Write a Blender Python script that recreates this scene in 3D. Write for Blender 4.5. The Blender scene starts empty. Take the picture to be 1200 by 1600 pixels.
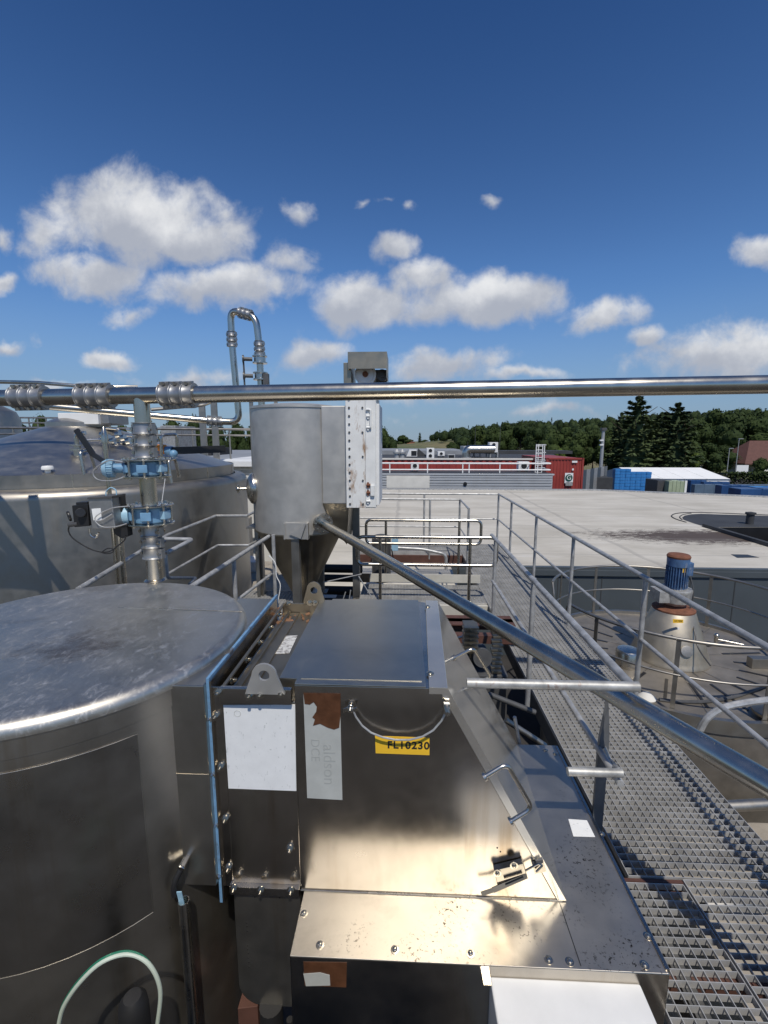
import bpy, bmesh, math, random
from mathutils import Vector as V, Matrix as M, noise as mnoise
R = math.radians
rnd = random.Random(7)
sc = bpy.context.scene
COL = sc.collection
PI = math.pi

# ---------------------------------------------------------------- camera
F_PX, EYE = 720.0, 2.24
PITCH = math.atan(112 / F_PX)
YAW = math.atan(31 * math.cos(PITCH) / F_PX)
cam_d = bpy.data.cameras.new('camera')
cam_d.sensor_fit = 'VERTICAL'; cam_d.sensor_height = 24.0; cam_d.lens = 24.0 * F_PX / 1600
cam_d.clip_start = 0.05; cam_d.clip_end = 8000
cam = bpy.data.objects.new('camera', cam_d); COL.objects.link(cam)
cam.location = (0, 0, EYE); cam.rotation_euler = (PI / 2 - PITCH, 0, YAW)
sc.camera = cam

# ---------------------------------------------------------------- sun, sky, exposure
SUN_TO = V((0.16, -0.62, 1.0)).normalized()
SUN_EL = math.asin(SUN_TO.z)
SUN_AZ = math.atan2(SUN_TO.x, SUN_TO.y)          # clockwise from +Y
sun_d = bpy.data.lights.new('sun', 'SUN'); sun_d.energy = 3.5; sun_d.angle = R(0.53); sun_d.color = (1, .945, .86)
sun = bpy.data.objects.new('sun', sun_d); COL.objects.link(sun)
sun.rotation_euler = SUN_TO.to_track_quat('Z', 'Y').to_euler(); sun.location = (0, 0, 40)
sc.view_settings.view_transform = 'Standard'; sc.view_settings.look = 'None'
sc.view_settings.exposure = 0.06; sc.view_settings.gamma = 1.0; sc.view_settings.use_curve_mapping = False

_cy, _sy, _cp, _sp = math.cos(YAW), math.sin(YAW), math.cos(PITCH), math.sin(PITCH)
_Rv = V((_cy, _sy, 0)); _Fv = V((-_sy * _cp, _cy * _cp, -_sp)); _Uv = _Rv.cross(_Fv)
_O = V((0, 0, EYE))
def ray(x, y): return _Rv * ((x - 600) / F_PX) - _Uv * ((y - 800) / F_PX) + _Fv
def gz(x, y, z): r = ray(x, y); return _O + r * ((z - EYE) / r.z)      # point seen there on the level z
def gy(x, y, d): r = ray(x, y); return _O + r * (d / r.y)              # ... at the distance d
def gx(x, y, d): r = ray(x, y); return _O + r * (d / r.x)
def gp(x, y, p, n): r = ray(x, y); return _O + r * ((V(p) - _O).dot(n) / r.dot(n))

# ---------------------------------------------------------------- world: sky + clouds by direction
w = bpy.data.worlds.new('World'); sc.world = w; w.use_nodes = True
nt = w.node_tree; nt.nodes.clear(); N = nt.nodes; L = nt.links
def nd(t, **k):
    n = N.new(t)
    for a, b in k.items(): setattr(n, a, b)
    return n
def mth(op, a, b=None, c=None, clamp=False):
    n = nd('ShaderNodeMath', operation=op); n.use_clamp = clamp
    for i, v in enumerate((a, b, c)):
        if v is None: continue
        if isinstance(v, (int, float)): n.inputs[i].default_value = v
        else: L.new(v, n.inputs[i])
    return n.outputs[0]
sky = nd('ShaderNodeTexSky', sky_type='NISHITA'); sky.sun_disc = False
sky.sun_elevation = SUN_EL; sky.sun_rotation = SUN_AZ; sky.altitude = 100; sky.air_density = 1.0; sky.dust_density = 0.0; sky.ozone_density = 3.0
SKY_STRENGTH = 0.105
geo = nd('ShaderNodeTexCoord'); sep = nd('ShaderNodeSeparateXYZ'); L.new(geo.outputs['Generated'], sep.inputs[0])
yy = mth('MAXIMUM', mth('ABSOLUTE', sep.outputs[1]), 0.05)
uu = mth('DIVIDE', sep.outputs[0], yy); vv = mth('DIVIDE', sep.outputs[2], yy)
uv = nd('ShaderNodeCombineXYZ'); L.new(uu, uv.inputs[0]); L.new(vv, uv.inputs[1])
def fbm(scale, detail, rough, off=(0, 0, 0), dist=0.0, src=None):
    mp = nd('ShaderNodeMapping'); mp.inputs['Location'].default_value = off; L.new(src or uv.outputs[0], mp.inputs[0])
    n = nd('ShaderNodeTexNoise'); n.inputs['Scale'].default_value = scale; n.inputs['Detail'].default_value = detail
    n.inputs['Roughness'].default_value = rough; n.inputs['Distortion'].default_value = dist
    L.new(mp.outputs[0], n.inputs['Vector']); return n.outputs[0]
CL = [(225, 345, 150, 78, 1), (150, 425, 100, 42, .72), (75, 370, 45, 45, .55), (300, 375, 90, 42, 1), (360, 450, 150, 45, .86), (455, 402, 52, 34, .66), (215, 486, 60, 18, .5),
      (555, 478, 105, 55, .95), (610, 392, 42, 26, .8), (655, 430, 46, 32, .75), (760, 470, 130, 46, 1), (945, 497, 75, 28, .72),
      (1195, 392, 58, 26, .72), (1010, 533, 44, 20, .75), (1150, 556, 185, 48, .95), (175, 560, 60, 17, .8), (505, 560, 62, 24, .8), (690, 572, 95, 27, .9), (815, 586, 75, 12, .7),
      (480, 327, 28, 20, .52), (765, 313, 28, 15, .6), (637, 326, 16, 12, .48), (600, 322, 18, 11, .42), (345, 335, 26, 26, .5), (2, 441, 24, 17, .7), (-4, 368, 24, 24, .62), (10, 541, 42, 14, .7),
      (300, 588, 130, 18, .5), (100, 603, 90, 12, .55), (570, 325, 14, 10, .4), (640, 620, 130, 16, .5), (850, 640, 150, 12, .42), (1050, 655, 160, 10, .4), (500, 650, 150, 10, .38), (820, 614, 40, 7, .5)]
wn = nd('ShaderNodeTexNoise'); wn.inputs['Scale'].default_value = 5.5; wn.inputs['Detail'].default_value = 5; wn.inputs['Roughness'].default_value = .55; L.new(uv.outputs[0], wn.inputs['Vector'])
wsub = nd('ShaderNodeVectorMath', operation='SUBTRACT'); L.new(wn.outputs['Color'], wsub.inputs[0]); wsub.inputs[1].default_value = (.5, .5, .5)
wsc = nd('ShaderNodeVectorMath', operation='MULTIPLY'); L.new(wsub.outputs[0], wsc.inputs[0]); wsc.inputs[1].default_value = (.15, .11, 0)
wuv = nd('ShaderNodeVectorMath', operation='ADD'); L.new(uv.outputs[0], wuv.inputs[0]); L.new(wsc.outputs[0], wuv.inputs[1])
acc = None; accv = None
for (cx, cy, hw, hh, wt) in CL:
    a = ray(cx, cy); b = ray(cx + hw, cy); c = ray(cx, cy - hh)
    u0, v0 = a.x / a.y, a.z / a.y; du = b.x / b.y - u0; dv = c.z / c.y - v0
    s1 = nd('ShaderNodeVectorMath', operation='SUBTRACT'); L.new(wuv.outputs[0], s1.inputs[0]); s1.inputs[1].default_value = (u0, v0, 0)
    s2 = nd('ShaderNodeVectorMath', operation='MULTIPLY'); L.new(s1.outputs[0], s2.inputs[0]); s2.inputs[1].default_value = (1 / du, 1 / dv, 0)
    ln = nd('ShaderNodeVectorMath', operation='LENGTH'); L.new(s2.outputs[0], ln.inputs[0])
    m = mth('MULTIPLY', mth('SUBTRACT', 1.20, ln.outputs['Value']), wt * .95)
    sv = nd('ShaderNodeSeparateXYZ'); L.new(s2.outputs[0], sv.inputs[0])
    hgt = mth('MULTIPLY', sv.outputs[1], mth('MAXIMUM', m, 0.0))
    acc = m if acc is None else mth('SMOOTH_MAX', acc, m, .06)
    accv = hgt if accv is None else mth('ADD', accv, hgt)
front = mth('GREATER_THAN', sep.outputs[1], 0.02)
# elsewhere in the sky: scattered fair-weather cumulus
back = mth('SUBTRACT', mth('MULTIPLY', fbm(1.4, 3, .5, (4, 2, 0)), 3.2), 1.85)
sel = nd('ShaderNodeMix'); L.new(front, sel.inputs[0]); L.new(back, sel.inputs[2]); L.new(acc, sel.inputs[3])
dens0 = sel.outputs[0]
f1 = fbm(11, 10, .60, (1.3, .4, 0), .25); f2 = fbm(4, 4, .5, (7.1, 3, 0))
d1 = mth('ADD', dens0, mth('MULTIPLY', mth('SUBTRACT', f1, .5), 1.55))
d1 = mth('ADD', d1, mth('MULTIPLY', mth('SUBTRACT', f2, .5), .8))
al = nd('ShaderNodeMapRange', interpolation_type='SMOOTHSTEP'); L.new(d1, al.inputs[0]); al.inputs[1].default_value = .02; al.inputs[2].default_value = .68
alpha = mth('MULTIPLY', al.outputs[0], mth('GREATER_THAN', sep.outputs[2], 0.0))
alpha = mth('MULTIPLY', alpha, .95)
# thick cores and undersides are greyer, tops and rims brighter
sh = mth('ADD', mth('MULTIPLY', accv, 1.1), mth('MULTIPLY', mth('SUBTRACT', fbm(9, 8, .6, (3, 9, 0)), .5), 2.2))
shr = nd('ShaderNodeMapRange', interpolation_type='SMOOTHSTEP'); L.new(sh, shr.inputs[0]); shr.inputs[1].default_value = -.45; shr.inputs[2].default_value = .95
cc = nd('ShaderNodeMix', data_type='RGBA'); L.new(shr.outputs[0], cc.inputs[0])
cc.inputs[6].default_value = (3.9, 4.15, 4.75, 1); cc.inputs[7].default_value = (7.9, 7.95, 8.0, 1)
tint = nd('ShaderNodeMix', data_type='RGBA', blend_type='MULTIPLY'); tint.inputs[0].default_value = 1; L.new(sky.outputs[0], tint.inputs[6]); 
tz_ = nd('ShaderNodeMapRange'); L.new(sep.outputs[2], tz_.inputs[0]); tz_.inputs[1].default_value = .30; tz_.inputs[2].default_value = .64
tcol = nd('ShaderNodeMix', data_type='RGBA'); L.new(tz_.outputs[0], tcol.inputs[0]); tcol.inputs[6].default_value = (.58, .76, .98, 1); tcol.inputs[7].default_value = (.33, .50, .74, 1); L.new(tcol.outputs[2], tint.inputs[7])
hz_ = nd('ShaderNodeMapRange', interpolation_type='SMOOTHSTEP'); L.new(sep.outputs[2], hz_.inputs[0]); hz_.inputs[1].default_value = -.02; hz_.inputs[2].default_value = .30; hz_.inputs[3].default_value = .85; hz_.inputs[4].default_value = 0
hzm = nd('ShaderNodeMix', data_type='RGBA'); L.new(hz_.outputs[0], hzm.inputs[0]); L.new(tint.outputs[2], hzm.inputs[6]); hzm.inputs[7].default_value = (2.0, 2.75, 3.85, 1)
hsv = nd('ShaderNodeHueSaturation'); hsv.inputs['Saturation'].default_value = 1.03; L.new(hzm.outputs[2], hsv.inputs['Color'])
mx = nd('ShaderNodeMix', data_type='RGBA'); L.new(alpha, mx.inputs[0]); L.new(hsv.outputs[0], mx.inputs[6]); L.new(cc.outputs[2], mx.inputs[7])
bg = nd('ShaderNodeBackground'); bg.inputs[1].default_value = SKY_STRENGTH; L.new(mx.outputs[2], bg.inputs[0])
wo = nd('ShaderNodeOutputWorld'); L.new(bg.outputs[0], wo.inputs[0])

# ---------------------------------------------------------------- materials
def newmat(name):
    m = bpy.data.materials.new(name); m.use_nodes = True
    t = m.node_tree; return m, t, t.nodes['Principled BSDF']
def tex(t, scale, detail=4, rough=.55, stretch=(1, 1, 1), coord='Object', dist=0):
    tc = t.nodes.new('ShaderNodeTexCoord'); mp = t.nodes.new('ShaderNodeMapping'); mp.inputs['Scale'].default_value = stretch
    t.links.new(tc.outputs[coord], mp.inputs[0]); n = t.nodes.new('ShaderNodeTexNoise')
    n.inputs['Scale'].default_value = scale; n.inputs['Detail'].default_value = detail; n.inputs['Roughness'].default_value = rough; n.inputs['Distortion'].default_value = dist
    t.links.new(mp.outputs[0], n.inputs['Vector']); return n.outputs[0]
def ramp(t, src, lo, hi, a, b):
    n = t.nodes.new('ShaderNodeMapRange'); t.links.new(src, n.inputs[0])
    n.inputs[1].default_value = lo; n.inputs[2].default_value = hi; n.inputs[3].default_value = a; n.inputs[4].default_value = b
    return n.outputs[0]
def mixc(t, fac, a, b):
    n = t.nodes.new('ShaderNodeMix'); n.data_type = 'RGBA'
    if isinstance(fac, float): n.inputs[0].default_value = fac
    else: t.links.new(fac, n.inputs[0])
    for i, c in ((6, a), (7, b)):
        if isinstance(c, tuple): n.inputs[i].default_value = c if len(c) == 4 else c + (1,)
        else: t.links.new(c, n.inputs[i])
    return n.outputs[2]
def bump(t, bs, src, strength, dist=.01):
    n = t.nodes.new('ShaderNodeBump'); n.inputs['Strength'].default_value = strength; n.inputs['Distance'].default_value = dist
    t.links.new(src, n.inputs['Height'])
    if bs.inputs['Normal'].links: t.links.new(bs.inputs['Normal'].links[0].from_socket, n.inputs['Normal'])
    t.links.new(n.outputs[0], bs.inputs['Normal'])
def steel(name, col=(.60, .585, .56), rough=(.2, .34), brush=(1, 1, 40), bstr=.06, stain=.0, stain_col=(.20, .17, .13), stain_scale=3, wob=.0, spots=0, scr=0, metal=1.0, drip=0.0):
    col = (col[0], col[1] * .965, col[2] * .89)
    m, t, b = newmat(name); b.inputs['Metallic'].default_value = metal
    n1 = tex(t, 6, 5, .6); n2 = tex(t, 14, 3, .6, brush)
    base = mixc(t, ramp(t, n1, .35, .7, 0, 1), tuple(c * .86 for c in col), col)
    if stain:
        s = tex(t, stain_scale, 8, .68, (1, 1, .55), dist=.6)
        base = mixc(t, ramp(t, s, .52, .72, 0, stain), base, stain_col)
    rsrc = ramp(t, n1, .3, .7, rough[0], rough[1])
    if name == 'lid_steel':
        tcl = t.nodes.new('ShaderNodeTexCoord'); ml = t.nodes.new('ShaderNodeMapping'); t.links.new(tcl.outputs['Object'], ml.inputs[0])
        ml.inputs['Scale'].default_value = (1 / .38, 1 / .30, .0001); ml.inputs['Location'].default_value = (-LID_STAIN[0] / .38, -LID_STAIN[1] / .30, 0)
        ll = t.nodes.new('ShaderNodeVectorMath'); ll.operation = 'LENGTH'; t.links.new(ml.outputs[0], ll.inputs[0])
        lg = tex(t, 9, 10, .8, (1, 1, 1), dist=.8); ls = t.nodes.new('ShaderNodeMath'); ls.operation = 'SUBTRACT'; t.links.new(ramp(t, lg, .35, .7, 0, 1.3), ls.inputs[0]); t.links.new(ll.outputs['Value'], ls.inputs[1])
        base = mixc(t, ramp(t, ls.outputs[0], -.1, .6, 0, .6), base, (.19, .14, .105))
    if drip:
        dtx = tex(t, 5, 7, .65, (1, 1, .05)); dt2 = tex(t, 2.0, 3, .5)
        dm = t.nodes.new('ShaderNodeMath'); dm.operation = 'MULTIPLY'; t.links.new(ramp(t, dtx, .54, .68, 0, drip), dm.inputs[0]); t.links.new(ramp(t, dt2, .40, .6, 0, 1), dm.inputs[1])
        base = mixc(t, dm.outputs[0], base, (.30, .22, .13))
    if spots:
        s2 = tex(t, 55, 4, .7, (1, 1, 1)); s3 = tex(t, 3.2, 2, .5)
        mm = t.nodes.new('ShaderNodeMath'); mm.operation = 'MULTIPLY'; t.links.new(ramp(t, s2, .57, .62, 0, 1), mm.inputs[0]); t.links.new(ramp(t, s3, .46, .62, 0, spots), mm.inputs[1])
        base = mixc(t, mm.outputs[0], base, (.06, .05, .04))
    if scr:
        s4 = tex(t, 16, 9, .82, (1.6, .8, 1), dist=1.2)
        base = mixc(t, ramp(t, s4, .52, .64, 0, scr), base, (.78, .78, .78))
        add = t.nodes.new('ShaderNodeMath'); add.operation = 'ADD'; t.links.new(rsrc, add.inputs[0]); t.links.new(ramp(t, s4, .5, .66, 0, .22), add.inputs[1]); rsrc = add.outputs[0]
    t.links.new(base, b.inputs['Base Color']); t.links.new(rsrc, b.inputs['Roughness'])
    if bstr: bump(t, b, n2, bstr, .002)
    if wob: bump(t, b, tex(t, 1.7, 2, .4), wob, .03)
    return m
def paint(name, col, rough=.5, var=.25, scale=5, metal=0.0, rust=0.0, rust_col=(.16, .055, .02), bstr=.05, rscale=7, coord='Object', spec=.5):
    m, t, b = newmat(name); b.inputs['Metallic'].default_value = metal; b.inputs['Roughness'].default_value = rough; b.inputs['Specular IOR Level'].default_value = spec
    n = tex(t, scale, 6, .6, coord=coord)
    base = mixc(t, ramp(t, n, .32, .7, 0, 1), tuple(c * (1 - var) for c in col), tuple(min(1, c * (1 + var * .4)) for c in col))
    if rust:
        s = tex(t, rscale, 9, .7, (1, 1, .4), dist=.4)
        base = mixc(t, ramp(t, s, .60 - .1 * rust, .70 - .1 * rust, 0, 1), base, rust_col)
    t.links.new(base, b.inputs['Base Color'])
    if bstr: bump(t, b, tex(t, 40, 3, .6), bstr, .003)
    return m
MT = {}
LID_STAIN = (gz(128, 1008, 1.26).x + 1.7105, gz(128, 1008, 1.26).y - 2.215)
MT['steel'] = steel('brushed_steel', rough=(.2, .34))
MT['steel_face'] = steel('housing_steel', col=(.55, .525, .50), rough=(.20, .28), brush=(30, 1, 1), bstr=.03, stain=.25, stain_scale=2.2, wob=.06, drip=.7)
MT['steel_door'] = steel('door_steel', metal=.74, col=(.62, .61, .59), rough=(.14, .2), brush=(1, 1, 30), bstr=.015, wob=.04)
MT['steel_deck'] = steel('deck_steel', col=(.59, .565, .53), rough=(.38, .46), brush=(1, 30, 1), bstr=.02, stain=.35, spots=1.0, stain_scale=2, wob=.04, metal=.95)
MT['steel_top'] = steel('panel_top_steel', col=(.53, .525, .50), rough=(.28, .38), brush=(1, 30, 1), bstr=.015, stain=.35, stain_scale=4, stain_col=(.3, .29, .27))
MT['steel_lid'] = steel('lid_steel', col=(.61, .595, .565), rough=(.33, .46), brush=(1, 20, 1), bstr=.02, stain=.6, stain_scale=2.2, stain_col=(.29, .25, .20), scr=.5, wob=.05, metal=.95)
MT['steel_tank'] = steel('tank_shell_steel', col=(.48, .475, .465), rough=(.25, .35), brush=(1, 1, 20), bstr=.008, stain=.4, stain_scale=1.6, stain_col=(.3, .29, .27), wob=.25, metal=1.0, drip=.4)
MT['steel_shell'] = steel('rough_shell_steel', col=(.50, .49, .47), rough=(.27, .37), brush=(1, 1, 20), bstr=.008, stain=.45, stain_scale=2.2, stain_col=(.3, .29, .27), wob=.2, metal=.96, drip=.5)
MT['steel_matte'] = steel('matte_tank_steel', col=(.40, .39, .375), rough=(.42, .54), brush=(20, 20, 1), bstr=.04, drip=.35, stain=.35, stain_scale=1.2, stain_col=(.32, .31, .29))
MT['steel_cone'] = steel('tank_roof_steel', col=(.52, .52, .52), rough=(.36, .48), brush=(1, 1, 1), bstr=.03, stain=.2, stain_scale=1.2)
MT['steel_silo'] = steel('silo_steel', metal=.72, col=(.60, .60, .60), rough=(.46, .56), brush=(20, 20, 1), bstr=.06, stain=.35, stain_scale=1.4, stain_col=(.36, .345, .31))
MT['steel_pipe'] = steel('pipe_steel', col=(.61, .585, .535), rough=(.21, .31), brush=(1, 1, 1), bstr=.01)
MT['steel_old'] = steel('stained_steel', col=(.40, .365, .305), rough=(.38, .5), brush=(1, 12, 1), bstr=.02, stain=.6, stain_scale=2.4, stain_col=(.22, .17, .11))
MT['steel_latch'] = steel('latch_steel', col=(.34, .33, .31), rough=(.16, .24), bstr=.01)
MT['pale_sheet'] = paint('pale_sheet_metal', (.62, .59, .51), .5, .15, 3, metal=.2)
MT['post_shade'] = paint('shaded_galv_post', (.15, .155, .16), .5, .3, 8, metal=.3)  # for the flat rail post, coloured darker for the pipe's shadow on it
MT['plate_steel'] = paint('tank_plate_steel', (.25, .225, .19), .5, .35, 3, metal=.45)
MT['cone_steel'] = steel('cone_steel', col=(.47, .435, .375), rough=(.46, .56), brush=(1, 12, 1), bstr=.02, stain=.5, stain_scale=2.4, stain_col=(.25, .2, .13), metal=.8, drip=.5)
MT['cast'] = paint('cast_aluminium', (.36, .36, .355), .40, .15, 20, metal=.75)
MT['galv'] = paint('galvanised_steel', (.485, .485, .475), .45, .38, 12, metal=.45, bstr=.1)
MT['galv_old'] = paint('weathered_galvanised_steel', (.47, .465, .44), .5, .4, 16, metal=.45, rust=.25, rscale=9, bstr=.15)
MT['grate'] = paint('galvanised_grating', (.50, .492, .47), .5, .3, 5, metal=.35, bstr=.08)
MT['dark_steel'] = paint('dark_grey_steel', (.10, .10, .10), .5, .3, 6, metal=.3)
MT['platform_steel'] = paint('dark_platform_steel', (.035, .034, .033), .7, .3, 6)
MT['brown_steel'] = paint('red_brown_primer_steel', (.10, .045, .032), .6, .3, 6)
MT['black'] = paint('black_plastic', (.016, .016, .017), .4, .2)
MT['rubber'] = paint('black_rubber', (.012, .012, .013), .6, .2)
MT['blue_cast'] = paint('light_blue_paint', (.15, .30, .46), .42, .22, 12)
MT['blue_pale'] = paint('pale_blue_plastic', (.30, .49, .62), .45, .12, 8)
MT['blue_seal'] = paint('blue_gasket', (.15, .30, .48), .55, .25, 20, rust=.75, rust_col=(.09, .085, .08), rscale=9)
MT['white_paint'] = paint('white_painted_steel_with_rust', (.78, .78, .75), .45, .12, 5, rust=.55, rust_col=(.30, .17, .08), rscale=4)
MT['white'] = paint('white_painted_metal', (.76, .76, .74), .5, .08)
MT['white_sheet'] = paint('white_plastic_sheet', (.78, .785, .77), .4, .06, 14, rust=.0001, rust_col=(.25, .27, .24), rscale=60)
MT['cream'] = paint('cream_render', (.68, .66, .60), .85, .1, 2)
MT['yellow'] = paint('yellow_label', (.84, .50, .03), .5, .08)
MT['ink'] = paint('black_print', (.018, .018, .018), .6, .1)
MT['label_grey'] = paint('grey_label_film', (.44, .45, .42), .5, .12, 10)
MT['label_ghost'] = paint('faded_print', (.375, .385, .36), .55, .1, 10)
MT['label_mottled'] = paint('worn_mottled_label', (.62, .62, .6), .55, .1, 10, rust=1.2, rust_col=(.22, .21, .2), rscale=40)
MT['foil_brown'] = paint('brown_label_backing', (.105, .045, .022), .28, .35, 18, bstr=.4)
MT['rust'] = paint('rusty_iron', (.19, .075, .04), .85, .35, 14, bstr=.4)
MT['motor_blue'] = paint('blue_motor_paint', (.075, .15, .29), .5, .4, 8, rust=.35, rust_col=(.4, .36, .3))
MT['orange'] = paint('orange_plastic', (.80, .27, .02), .45, .1)
MT['clad'] = paint('dark_grey_cladding', (.070, .083, .092), .45, .12, 1.2)
MT['dark_roof'] = paint('dark_membrane', (.045, .047, .05), .7, .3, 1.2)
MT['grey_roof'] = paint('grey_sheet_roof', (.26, .27, .28), .5, .25, .4)
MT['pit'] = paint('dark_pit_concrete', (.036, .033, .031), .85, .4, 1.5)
MT['concrete'] = paint('tan_concrete', (.34, .30, .24), .9, .25, 4, bstr=.2)
MT['wood'] = paint('raw_timber', (.22, .14, .075), .8, .3, 6)
MT['red'] = paint('red_corrugated_steel', (.30, .045, .035), .5, .18, .8)
MT['louvre'] = paint('grey_louvre_metal', (.42, .44, .46), .45, .12, 1)
MT['tent'] = paint('white_marquee_fabric', (.80, .80, .78), .65, .06, .5)
MT['tent_end'] = paint('grey_gable_fabric', (.30, .32, .34), .7, .1, .5)
MT['crate_blue'] = paint('blue_crate_plastic', (.035, .20, .50), .45, .2, 1)
MT['sheet_grey'] = paint('blue_grey_sheeting', (.10, .15, .21), .4, .3, .6)
MT['tarp_blue'] = paint('blue_sheeting', (.022, .07, .19), .35, .35, .6)
MT['green_box'] = paint('pale_green_cage', (.36, .42, .28), .6, .2, 1)
MT['tile'] = paint('brown_roof_tile', (.115, .05, .038), .8, .25, 2)
MT['brick'] = paint('orange_brick', (.36, .15, .08), .9, .2, 1)
MT['trunk'] = paint('bark', (.07, .05, .035), .9, .3, 3)
MT['green_dk'] = paint('dark_green_rubber', (.02, .16, .09), .4, .15)
MT['hose'] = paint('milky_hose', (.50, .56, .46), .4, .1)
MT['glass_dark'] = paint('dark_glass', (.02, .035, .06), .12, .1)
MT['solar'] = paint('blue_glazing', (.05, .10, .18), .15, .2)
MT['rustleaf'] = paint('dry_leaves', (.20, .10, .05), .8, .4, 30)

def leafmat(name, a, b):
    m, t, bs = newmat(name); bs.inputs['Roughness'].default_value = .75; bs.inputs['Specular IOR Level'].default_value = .15
    oi = t.nodes.new('ShaderNodeObjectInfo'); n = tex(t, .45, 3, .6)
    ad = t.nodes.new('ShaderNodeMath'); ad.operation = 'MULTIPLY_ADD'; t.links.new(oi.outputs['Random'], ad.inputs[0]); ad.inputs[1].default_value = .5
    nn = tex(t, .07, 2, .5); n3 = t.nodes.new('ShaderNodeMath'); n3.operation = 'MULTIPLY_ADD'; t.links.new(ramp(t, nn, .35, .65, 0, .7), n3.inputs[0]); n3.inputs[1].default_value = 1.0; t.links.new(ramp(t, n, .3, .7, -.1, .35), n3.inputs[2]); t.links.new(n3.outputs[0], ad.inputs[2]); t.links.new(mixc(t, ad.outputs[0], a, b), bs.inputs['Base Color'])
    return m
MT['leaf'] = leafmat('broad_leaves', (.015, .028, .009), (.042, .062, .016))
MT['needle'] = leafmat('conifer_needles', (.036, .056, .026), (.080, .105, .042))
MT['leaf_far'] = leafmat('far_wood_leaves', (.012, .024, .010), (.042, .062, .018))
MT['leaf_light'] = leafmat('light_leaves', (.05, .085, .015), (.10, .13, .03))

def ground_mat():
    m, t, b = newmat('fields_and_grass'); b.inputs['Roughness'].default_value = .95
    n = tex(t, .006, 4, .5); n2 = tex(t, .35, 5, .6)
    c = mixc(t, ramp(t, n, .45, .55, 0, 1), (.075, .10, .032), (.20, .165, .08)); c2 = mixc(t, ramp(t, n2, .3, .7, 0, .5), c, (.05, .07, .025))
    t.links.new(c2, b.inputs['Base Color']); return m
MT['ground'] = ground_mat()
MT['yard'] = paint('asphalt', (.075, .073, .07), .9, .3, .6)
MT['field'] = paint('stubble_field', (.26, .22, .12), .95, .15, .02)

def membrane():
    m, t, b = newmat('pale_roof_membrane'); b.inputs['Roughness'].default_value = .7
    n = tex(t, .35, 8, .65, (1, 2.2, 1)); n2 = tex(t, 1.3, 6, .7, (.35, 2.6, 1), dist=.8)
    c = mixc(t, ramp(t, n, .35, .68, 0, 1), (.44, .408, .342), (.595, .56, .485))
    c = mixc(t, ramp(t, n2, .56, .72, 0, .55), c, (.34, .31, .265))
    c = mixc(t, ramp(t, tex(t, .9, 3, .5, (.5, 3, 1)), .62, .70, 0, .4), c, (.66, .64, .60))
    # debris stain beside the dark well
    tc = t.nodes.new('ShaderNodeTexCoord'); mp = t.nodes.new('ShaderNodeMapping'); t.links.new(tc.outputs['Object'], mp.inputs[0])
    sx, sy = STAIN[0], STAIN[1]; a, bb = STAIN[2], STAIN[3]
    mp.inputs['Location'].default_value = (-sx / a, -sy / bb, 0); mp.inputs['Scale'].default_value = (1 / a, 1 / bb, .0001)
    ln = t.nodes.new('ShaderNodeVectorMath'); ln.operation = 'LENGTH'; t.links.new(mp.outputs[0], ln.inputs[0])
    g = tex(t, 3.4, 10, .8, (.6, 2.0, 1), dist=1.2)
    sm = t.nodes.new('ShaderNodeMath'); sm.operation = 'SUBTRACT'; t.links.new(ramp(t, g, .3, .7, .1, 1.8), sm.inputs[0]); t.links.new(ln.outputs['Value'], sm.inputs[1])
    c = mixc(t, ramp(t, sm.outputs[0], -.06, .2, 0, .95), c, (.055, .035, .025))
    # overlaps of the membrane sheets
    sp = t.nodes.new('ShaderNodeSeparateXYZ'); t.links.new(tc.outputs['Object'], sp.inputs[0])
    for ax_, step_, wdt in ((1, 2.05, .05), (0, 6.3, .03)):
        q1_ = t.nodes.new('ShaderNodeMath'); q1_.operation = 'MULTIPLY_ADD'; t.links.new(sp.outputs[ax_], q1_.inputs[0]); q1_.inputs[1].default_value = 1 / step_; t.links.new(ramp(t, n, 0, 1, -.03, .03), q1_.inputs[2])
        q2_ = t.nodes.new('ShaderNodeMath'); q2_.operation = 'FRACT'; t.links.new(q1_.outputs[0], q2_.inputs[0])
        c = mixc(t, ramp(t, q2_.outputs[0], wdt * .55, wdt, .38, 0), c, (.25, .235, .21))
    t.links.new(c, b.inputs['Base Color']); bump(t, b, n2, .25, .05)
    return m
ROOF_Z = -0.69
_s = gz(1115, 838, ROOF_Z); _b = gz(1180, 852, ROOF_Z)
STAIN = (_s.x - 6, _s.y - 18, 3.6, 1.1)
MT['membrane'] = membrane()

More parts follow.
